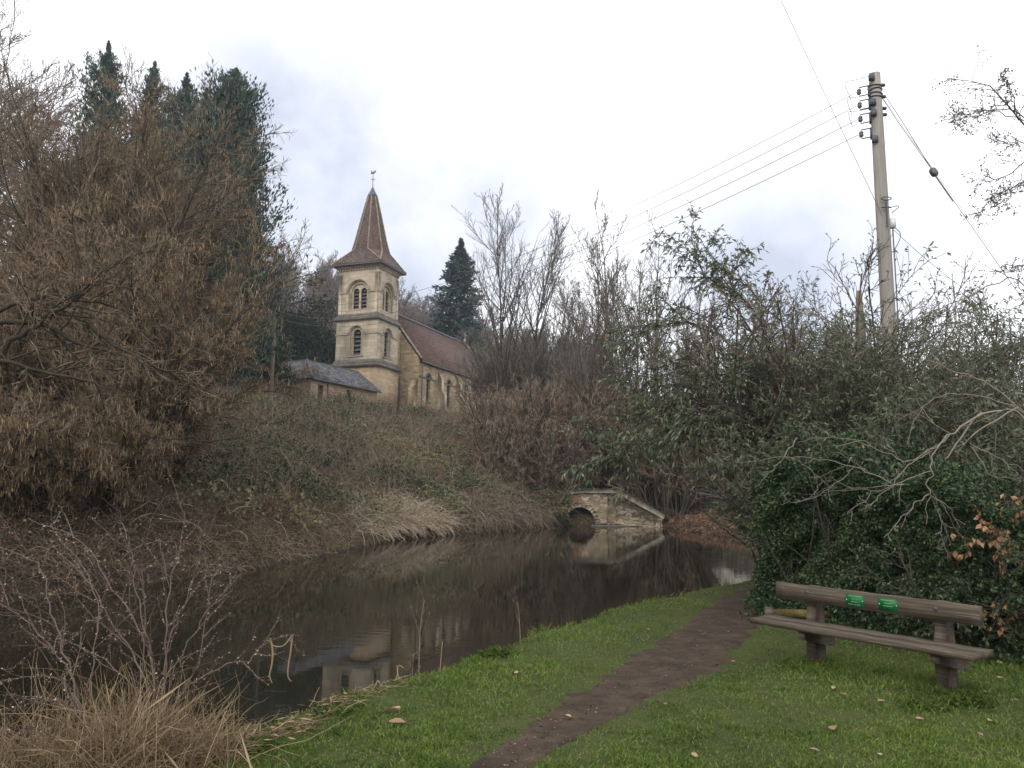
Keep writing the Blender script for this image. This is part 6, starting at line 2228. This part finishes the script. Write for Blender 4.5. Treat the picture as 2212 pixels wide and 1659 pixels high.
thorny("wild_rose_shrub", root, "bare thorny shrub with long arching stems running to the left edge of the view", [
    ([(185, 1620), (173, 1500), (139, 1423), (128, 1378), (111, 1333), (100, 1257), (87, 1222), (35, 1191), (-10, 1181)], 4.85, 5.3, .009, 10),
    ([(185, 1620), (160, 1470), (139, 1423), (87, 1371), (45, 1326), (-20, 1299)], 4.85, 5.1, .008, 9),
    ([(185, 1620), (139, 1461), (69, 1458), (-10, 1475)], 4.85, 4.9, .006, 7), ([(185, 1620), (150, 1530), (90, 1500), (30, 1520), (-20, 1540)], 4.85, 4.8, .006, 7),
    ([(185, 1620), (200, 1450), (215, 1330), (190, 1230), (130, 1170)], 4.85, 5.2, .007, 9), ([(185, 1620), (120, 1560), (60, 1590), (-20, 1570)], 4.85, 4.7, .005, 6)], 183)

# dead grass tussocks on the near bank
def near_grass(n, seed, cxy, sx, sy, L0, L1, lean, name, lab, r=.0028, droop=-.16):
    rs = np.random.default_rng(seed)
    x = cxy[0] + rs.normal(0, sx, n)
    y = cxy[1] + rs.normal(0, sy, n)
    zz, kk, dd_ = terrain(x, y)
    m = (kk == 1) | (dd_ < .18)
    x, y, zz = x[m], y[m], np.maximum(zz[m], WATER)
    n = len(x)
    P = walk(np.stack([x, y, zz - .02], -1), rs.normal(0, .26, (n, 3)) * [1, 1, .2] + np.array([lean[0], lean[1], 1]), rs.uniform(L0, L1, n) * np.where(rs.random(n) < .06, 1.4, 1.0) * np.clip(.7 + .5 * wob(x, y, 6.5, 1.7), .3, 1.2), 6, .24, droop, rs)
    q = Buf()
    q.tubes(P, np.linspace(1, .35, 6)[None] * rs.uniform(.6, 1.3, (n, 1)) * r, 3, tint=np.clip(.45 + .25 * wob(x, y, 5) + rs.normal(0, .25, n), 0, 1))
    # broad bleached reed blades, bent and twisted
    nbk = n // 22
    i = rs.integers(0, n, nbk)
    s = rs.uniform(.12, .4, nbk)
    q.leaves(P[i, rs.integers(1, 5, nbk)], rs.normal(0, .7, (nbk, 3)) + [0, 0, -.15], s, s * .035, tint=rs.uniform(.4, .9, nbk), fold=.1, rs=rs)
    return tag(q.build(name, M['dead_grass']), lab, "grass", None, 'stuff')


gx0 = gpt(270, 4.75)
near_grass(900, 194, (gx0[0] - .25, gx0[1]), .40, .16, .2, .75, (.02, .0), "dead_grass", "thin scattered dead stalks at the bottom left corner", r=.0026, droop=-.1)
gx0 = gpt(345, 4.75)
near_grass(1900, 191, (gx0[0], gx0[1]), .20, .14, .22, .74, (.03, .0), "dead_grass", "tall bleached dead grass around the thorny shrubs at the bottom left")
gx0 = gpt(470, 4.95)
near_grass(520, 192, (gx0[0], gx0[1]), .10, .14, .2, .5, (.08, .05), "dead_grass", "bleached reed tuft at the right of the thorny shrubs, bending over the water", r=.0035, droop=-.3)

# litter of cut reeds on the edge of the grass
rs = np.random.default_rng(195)
pts = []
for (px, py, w_, n_) in ((560, 1600, 55, 420), (640, 1570, 45, 220), (740, 1520, 40, 330), (820, 1490, 40, 300), (880, 1465, 30, 160), (910, 1440, 25, 120), (1140, 1375, 14, 50), (1450, 1292, 18, 40), (480, 1630, 50, 260)):
    c0 = ground_at(px, py)
    s_ = w_ / F * c0[1]
    n_ = int(n_ * .2)
    a = rs.normal(0, s_, n_)
    b2 = rs.normal(0, s_ * .55, n_)
    dr = norm(np.array([.62, .78]))
    pts.append(np.stack([c0[0] + a * dr[0] + b2 * dr[1], c0[1] + a * dr[1] - b2 * dr[0]], -1))
pts = np.concatenate(pts)
zz, kk, dd_ = terrain(pts[:, 0], pts[:, 1])
m = (kk == 1)
pts, zz = pts[m], zz[m]
n = len(pts)
q = Buf()
ang_ = rs.normal(.75, .9, n)
P = walk(np.stack([pts[:, 0], pts[:, 1], zz + rs.uniform(.01, .05, n)], -1), np.stack([np.cos(ang_), np.sin(ang_), rs.normal(.0, .16, n)], -1), rs.uniform(.05, .26, n) * rs.uniform(.4, 1, n), 4, .2, -.05, rs)
q.tubes(P, taper(n, 4, np.full(n, .0034), .0018), 3, tint=rs.uniform(0, .85, n))
n2_ = n // 2
s = rs.uniform(.04, .12, n2_)
q.leaves(np.stack([pts[:n2_, 0], pts[:n2_, 1], zz[:n2_] + rs.uniform(.02, .07, n2_)], -1), rs.normal(0, 1, (n2_, 3)) * [1, 1, .2], s, s * .11, tint=rs.uniform(.1, .8, n2_), rs=rs)
tag(q.build("reed_litter", M['dead_grass']), "litter of broken reeds lying along the edge of the grass", "debris", None, 'stuff')

# single dry stems that stand out
def stem(pts, y0, r, label, name="dry_reed", twigs=0, mat='dead_grass', seed=1):
    rs = np.random.default_rng(seed)
    hang = y0 is not None
    if not hang:                      # root it on the lip of the bank
        rx = ray(*pts[0])[0]
        yy = np.arange(4.5, 16, .05)
        kk_ = terrain(rx * yy, yy)[1]
        y0 = float(yy[kk_ == 1].max() - .42)
    P = px_limb(pts, y0, y0, 12)
    if not hang:
        P[0, :, 2] += Z1(P[0, 0, 0], P[0, 0, 1]) - .02 - P[0, 0, 2]
    g_ = P[0, 0].copy()
    q = Buf()
    Rr = taper(1, 12, [r * 1.25], r * .6)
    q.tubes(P, Rr, 5, tint=.6, cap=True)
    if twigs:
        P1, R1 = kids(P, Rr, twigs, .3, 1, .3, .7, .4, 5, .1, .04, .6, .0014, rs)
        q.tubes(P1, R1, 3, tint=.3)
        lq, tg = on_paths(P1, 3, .4, 1, rs)
        q.leaves(lq, tg + rs.normal(0, .6, lq.shape), .022, .012, tint=.2, rs=rs)
    o = q.build(name, M[mat], origin=g_)
    tag(o, label, "reed" if name == "dry_reed" else "weed", "dry reeds and weeds at the water's edge")


stem([(950, 1430), (951, 1400), (954, 1360), (957, 1325)], None, .006, "straight pale stick standing at the water's edge, tallest of the dry stems near the middle")
stem([(908, 1440), (906, 1380), (908, 1330), (910, 1280), (918, 1235)], None, .004, "thin brown branching weed left of the straight pale stick", twigs=7, mat='twig_red', seed=4, name='dry_weed')
stem([(884, 1445), (892, 1400), (895, 1350)], None, .003, "short thin brown weed leaning beside the branching weed", twigs=4, mat='twig_red', seed=5, name='dry_weed')
stem([(868, 1460), (862, 1430), (858, 1405), (864, 1400), (873, 1407)], None, .006, "broken pale reed stem with a bent top, right of the folded reed")
stem([(800, 1500), (812, 1472), (818, 1462), (822, 1476), (826, 1492)], None, .006, "folded pale reed lying against the debris near the water")
stem([(1125, 1375), (1124, 1340), (1122, 1300), (1118, 1270)], None, .005, "tall thin brown dock stem at the grass edge, right of the middle", twigs=6, mat='twig_red', seed=7, name='dry_weed')
stem([(1150, 1368), (1147, 1352), (1140, 1348)], None, .005, "short bent pale reed beside the brown dock stem")
# reed leaves caught on the rose twig over the water
stem([(632, 1372), (628, 1410), (622, 1440), (621, 1465), (630, 1472)], 5.25, .005, "right pale reed leaf hanging from the rose twig over the water")
stem([(583, 1378), (590, 1400), (588, 1440), (580, 1458), (588, 1476)], 5.25, .006, "left pale reed leaf hanging from the rose twig over the water")
stem([(632, 1372), (612, 1398), (590, 1396), (578, 1382)], 5.25, .004, "bent pale reed linking the two leaves that hang from the rose twig")

# ============================================================ LAWN
rs = np.random.default_rng(201)
gbuf = Buf()
tot = 0
for (y0, y1, n) in ((3.4, 5.5, 150000), (5.5, 8, 120000), (8, 12, 90000), (12, 22, 50000)):
    y = y0 + (y1 - y0) * rs.uniform(0, 1, n)
    x = rs.uniform(-.62, .72, n) * y
    z, k, d = terrain(x, y)
    pdn = path_dist(x, y)
    hd_ = (np.stack([x, y], -1) - HA) @ hn            # in front of the hedge
    hu_ = (np.stack([x, y], -1) - HA) @ hd
    patch = wob(x, y, 1.3, .6)
    p_ = smooth(.70, 1.25, pdn + .16 * wob(x, y, 5.5) + .14 * wob(x, y, 13, 2))
    worn = 1 - .30 * np.exp(-((pdn - 1.5) / 1.1) ** 2) * smooth(10.5, 8, y)
    bare = np.exp(-(((x - 2.45) / .5) ** 2 + ((y - 6.0) / .16) ** 2))
    thin = .42 + .58 * smooth(-.45, .35, wob(x, y, 2.2, 3.1) + .5 * wob(x, y, 6.5, 1.0))
    ok = (k == 1) & (rs.random(n) < p_ * worn * thin * (1 - .8 * bare)) & ~((hd_ < -.1) & (hu_ > 0) & (hu_ < 12))
    x, y, z, d, pdn, hd_, patch, hu_ = (a[ok] for a in (x, y, z, d, pdn, hd_, patch, hu_))
    clump = .6 * wob(x, y, 4.7, 5.0) + .6 * wob(x, y, 9.5, 2.2)
    ok = rs.random(len(x)) < np.clip(.72 + .5 * clump, .25, 1)
    x, y, z, d, pdn, hd_, patch, hu_, clump = (a[ok] for a in (x, y, z, d, pdn, hd_, patch, hu_, clump))
    n = len(x)
    L_ = rs.uniform(.022, .058, n) * (1 + .35 * patch + .55 * clump)
    L_ *= 1 + 1.6 * np.exp(-(d / .45) ** 2) + 1.3 * np.exp(-((hd_ - .1) / .35) ** 2) * (hu_ > 0)
    for lx, ly in ((bl[0], bl[1]), (br_[0], br_[1])):
        L_ *= 1 + .9 * np.exp(-((x - lx) ** 2 + (y - ly) ** 2) / .09)
    L_ *= np.clip(.58 + .3 * (pdn - .8), .5, 1)
    wdt = rs.uniform(.0035, .006, n) * (1 + .06 * y)
    dirv = rs.normal(0, .55, (n, 3)) * [1, 1, 0] + [0, 0, .85]
    tn = np.clip(.50 + .18 * patch - .16 * clump + .2 * smooth(.5, .05, d) - .12 * np.exp(-((pdn - 1.3) / .7) ** 2) + rs.normal(0, .17, n), 0, .88)
    tn = np.where(rs.random(n) < .05, rs.uniform(.9, 1, n), tn)
    gbuf.leaves(np.stack([x, y, z - .004], -1), dirv, L_, wdt, tint=tn, nrm=rs.normal(size=(n, 3)), fold=.1, rs=rs, droop=.15)
tag(gbuf.build("grass", M['grass']), "short green grass of the towpath lawn", "grass", None, 'stuff')

# coarser tufts
tb_ = Buf()
for (px, py, n_, L_) in ((1072, 1415, 260, .16), (1170, 1350, 160, .12), (545, 1620, 160, .14), (1715, 1445, 90, .09), (1790, 1440, 90, .09), (2075, 1500, 120, .10), (2100, 1520, 220, .14), (1990, 1530, 160, .12), (730, 1545, 60, .14)):
    c0 = ground_at(px, py)
    x = c0[0] + rs.normal(0, .09, n_)
    y = c0[1] + rs.normal(0, .07, n_)
    s = rs.uniform(.5, 1, n_) * L_
    tb_.leaves(np.stack([x, y, Z(x, y)], -1), rs.normal(0, .5, (n_, 3)) * [1, 1, 0] + [0, 0, .8], s, rs.uniform(.006, .011, n_), tint=rs.uniform(.05, .65, n_), fold=.1, droop=.35, rs=rs)
tag(tb_.build("grass_tufts", M['grass']), "darker coarse grass tufts on the lawn and round the bench legs", "grass", None, 'stuff')

# ivy and low weeds under the hedge
q = Buf()
n = 2600
u = rs.uniform(-.1, HLn + .5, n)
f_ = rs.exponential(.14, n) - .1
xy = HA[None] + hd * u[:, None] + hn * f_[:, None]
p = np.stack([xy[:, 0], xy[:, 1], Z(xy[:, 0], xy[:, 1]) + rs.uniform(.01, .12, n)], -1)
s = rs.uniform(.03, .06, n)
q.leaves(p, rs.normal(0, .8, (n, 3)) + [0, 0, .3], s, s * .75, tint=rs.uniform(.2, .8, n), rs=rs)
tag(q.build("ground_ivy", M['hedge']), "low ivy and weeds along the foot of the hedge", "ground cover", None, 'stuff')

# fallen leaves
lf = [(1800, 1581, .075), (1987, 1561, .05), (2138, 1565, .045), (1801, 1494, .05), (1823, 1507, .05), (1904, 1522, .05), (2159, 1438, .06), (2125, 1500, .04), (2118, 1594, .04), (1760, 1629, .045), (1583, 1435, .04),
      (1597, 1440, .035), (846, 1545, .10), (858, 1569, .10), (1037, 1615, .04), (1227, 1555, .045), (1116, 1459, .04), (1695, 1490, .04), (1891, 1455, .06), (2180, 1400, .05), (2120, 1395, .05), (2085, 1390, .05), (1350, 1530, .035), (1437, 1528, .04),
      (1310, 1600, .035), (1500, 1640, .04), (1640, 1560, .035), (2050, 1600, .035), (1270, 1455, .035), (1400, 1365, .05), (1480, 1300, .05), (2160, 1470, .04), (2195, 1520, .04), (1010, 1500, .035), (1900, 1640, .04)]
lmesh = []
rs = np.random.default_rng(211)
for v in range(4):
    b = Buf()
    m_ = 9
    t = np.linspace(0, 1, m_)
    wv_ = np.sin(t ** .85 * math.pi) * .30 * (1 + .12 * np.sin(t * 23 + v))
    curl = .10 * np.sin(t * math.pi) + .05 * t * v
    V = np.concatenate([np.stack([t - .5, wv_, curl + .07 + .03 * v * t], -1), np.stack([t - .5, 0 * t, curl * .4], -1), np.stack([t - .5, -wv_, curl + .05], -1)])
    Qd = [[i, i + 1, m_ + i + 1, m_ + i] for i in range(m_ - 1)] + [[m_ + i, m_ + i + 1, 2 * m_ + i + 1, 2 * m_ + i] for i in range(m_ - 1)]
    b.add(V, quads=Qd, tint=.3 + .18 * v)
    lmesh.append(b.mesh("fallen_leaf", M['litter_pale'] if 'litter_pale' in M else M['copper']))
lf = [q for q in lf if q[2] > .036]
for i, (px, py, s) in enumerate(lf):
    p = ground_at(px, py)
    o = bpy.data.objects.new("fallen_leaf", lmesh[i % 4])
    COL.objects.link(o)
    o.location = (p[0], p[1], p[2] + .022)
    o.rotation_euler = (rs.normal(0, .25), rs.normal(0, .25), rs.uniform(0, 6.28))
    o.scale = (s * 1.25,) * 3
    big = {(1800, 1581): "largest pale brown fallen leaf, lying alone on the grass before the bench", (846, 1545): "upper of two long tan reed scraps on the grass by the water", (858, 1569): "lower of two long tan reed scraps on the grass by the water", (1891, 1455): "brown leaf lying under the middle of the bench seat"}
    tag(o, big.get((px, py), "small dry brown leaf lying on the grass or path"), "leaf", "fallen leaves on the lawn")
# twigs and pebbles trodden into the path
n = 900
ti = rs.integers(20, 300, n)
uu = rs.uniform(-.95, .95, n)
x = cx[ti] + nxp[ti] * uu * hw[ti]
y = cy[ti] + nyp[ti] * uu * hw[ti]
s = rs.uniform(.005, .016, n)
q = Buf()
q.leaves(np.stack([x, y, Z(x, y) + .012], -1), rs.normal(0, 1, (n, 3)) * [1, 1, .2], s * 1.6, s, tint=rs.uniform(0, 1, n), fold=.5, rs=rs)
tag(q.build("path_grit", M['litter']), "grit and leaf crumbs trodden into the path", "grit", None, 'stuff')

# ============================================================ HAZE
hb2 = Buf()
hb2.box((0, 230, 36), (1000, 640, 80))
mh = bpy.data.materials.new("haze")
mh.use_nodes = True
th2 = mh.node_tree
th2.nodes.remove(th2.nodes["Principled BSDF"])
pv = th2.nodes.new("ShaderNodeVolumePrincipled")
pv.inputs['Color'].default_value = (0.88, 0.92, 1.0, 1)
pv.inputs['Density'].default_value = 0.0005
pv.inputs['Anisotropy'].default_value = 0.2
th2.links.new(pv.outputs[0], th2.nodes["Material Output"].inputs['Volume'])
hz_o = hb2.build("haze", mh)
hz_o['kind'] = 'stuff'
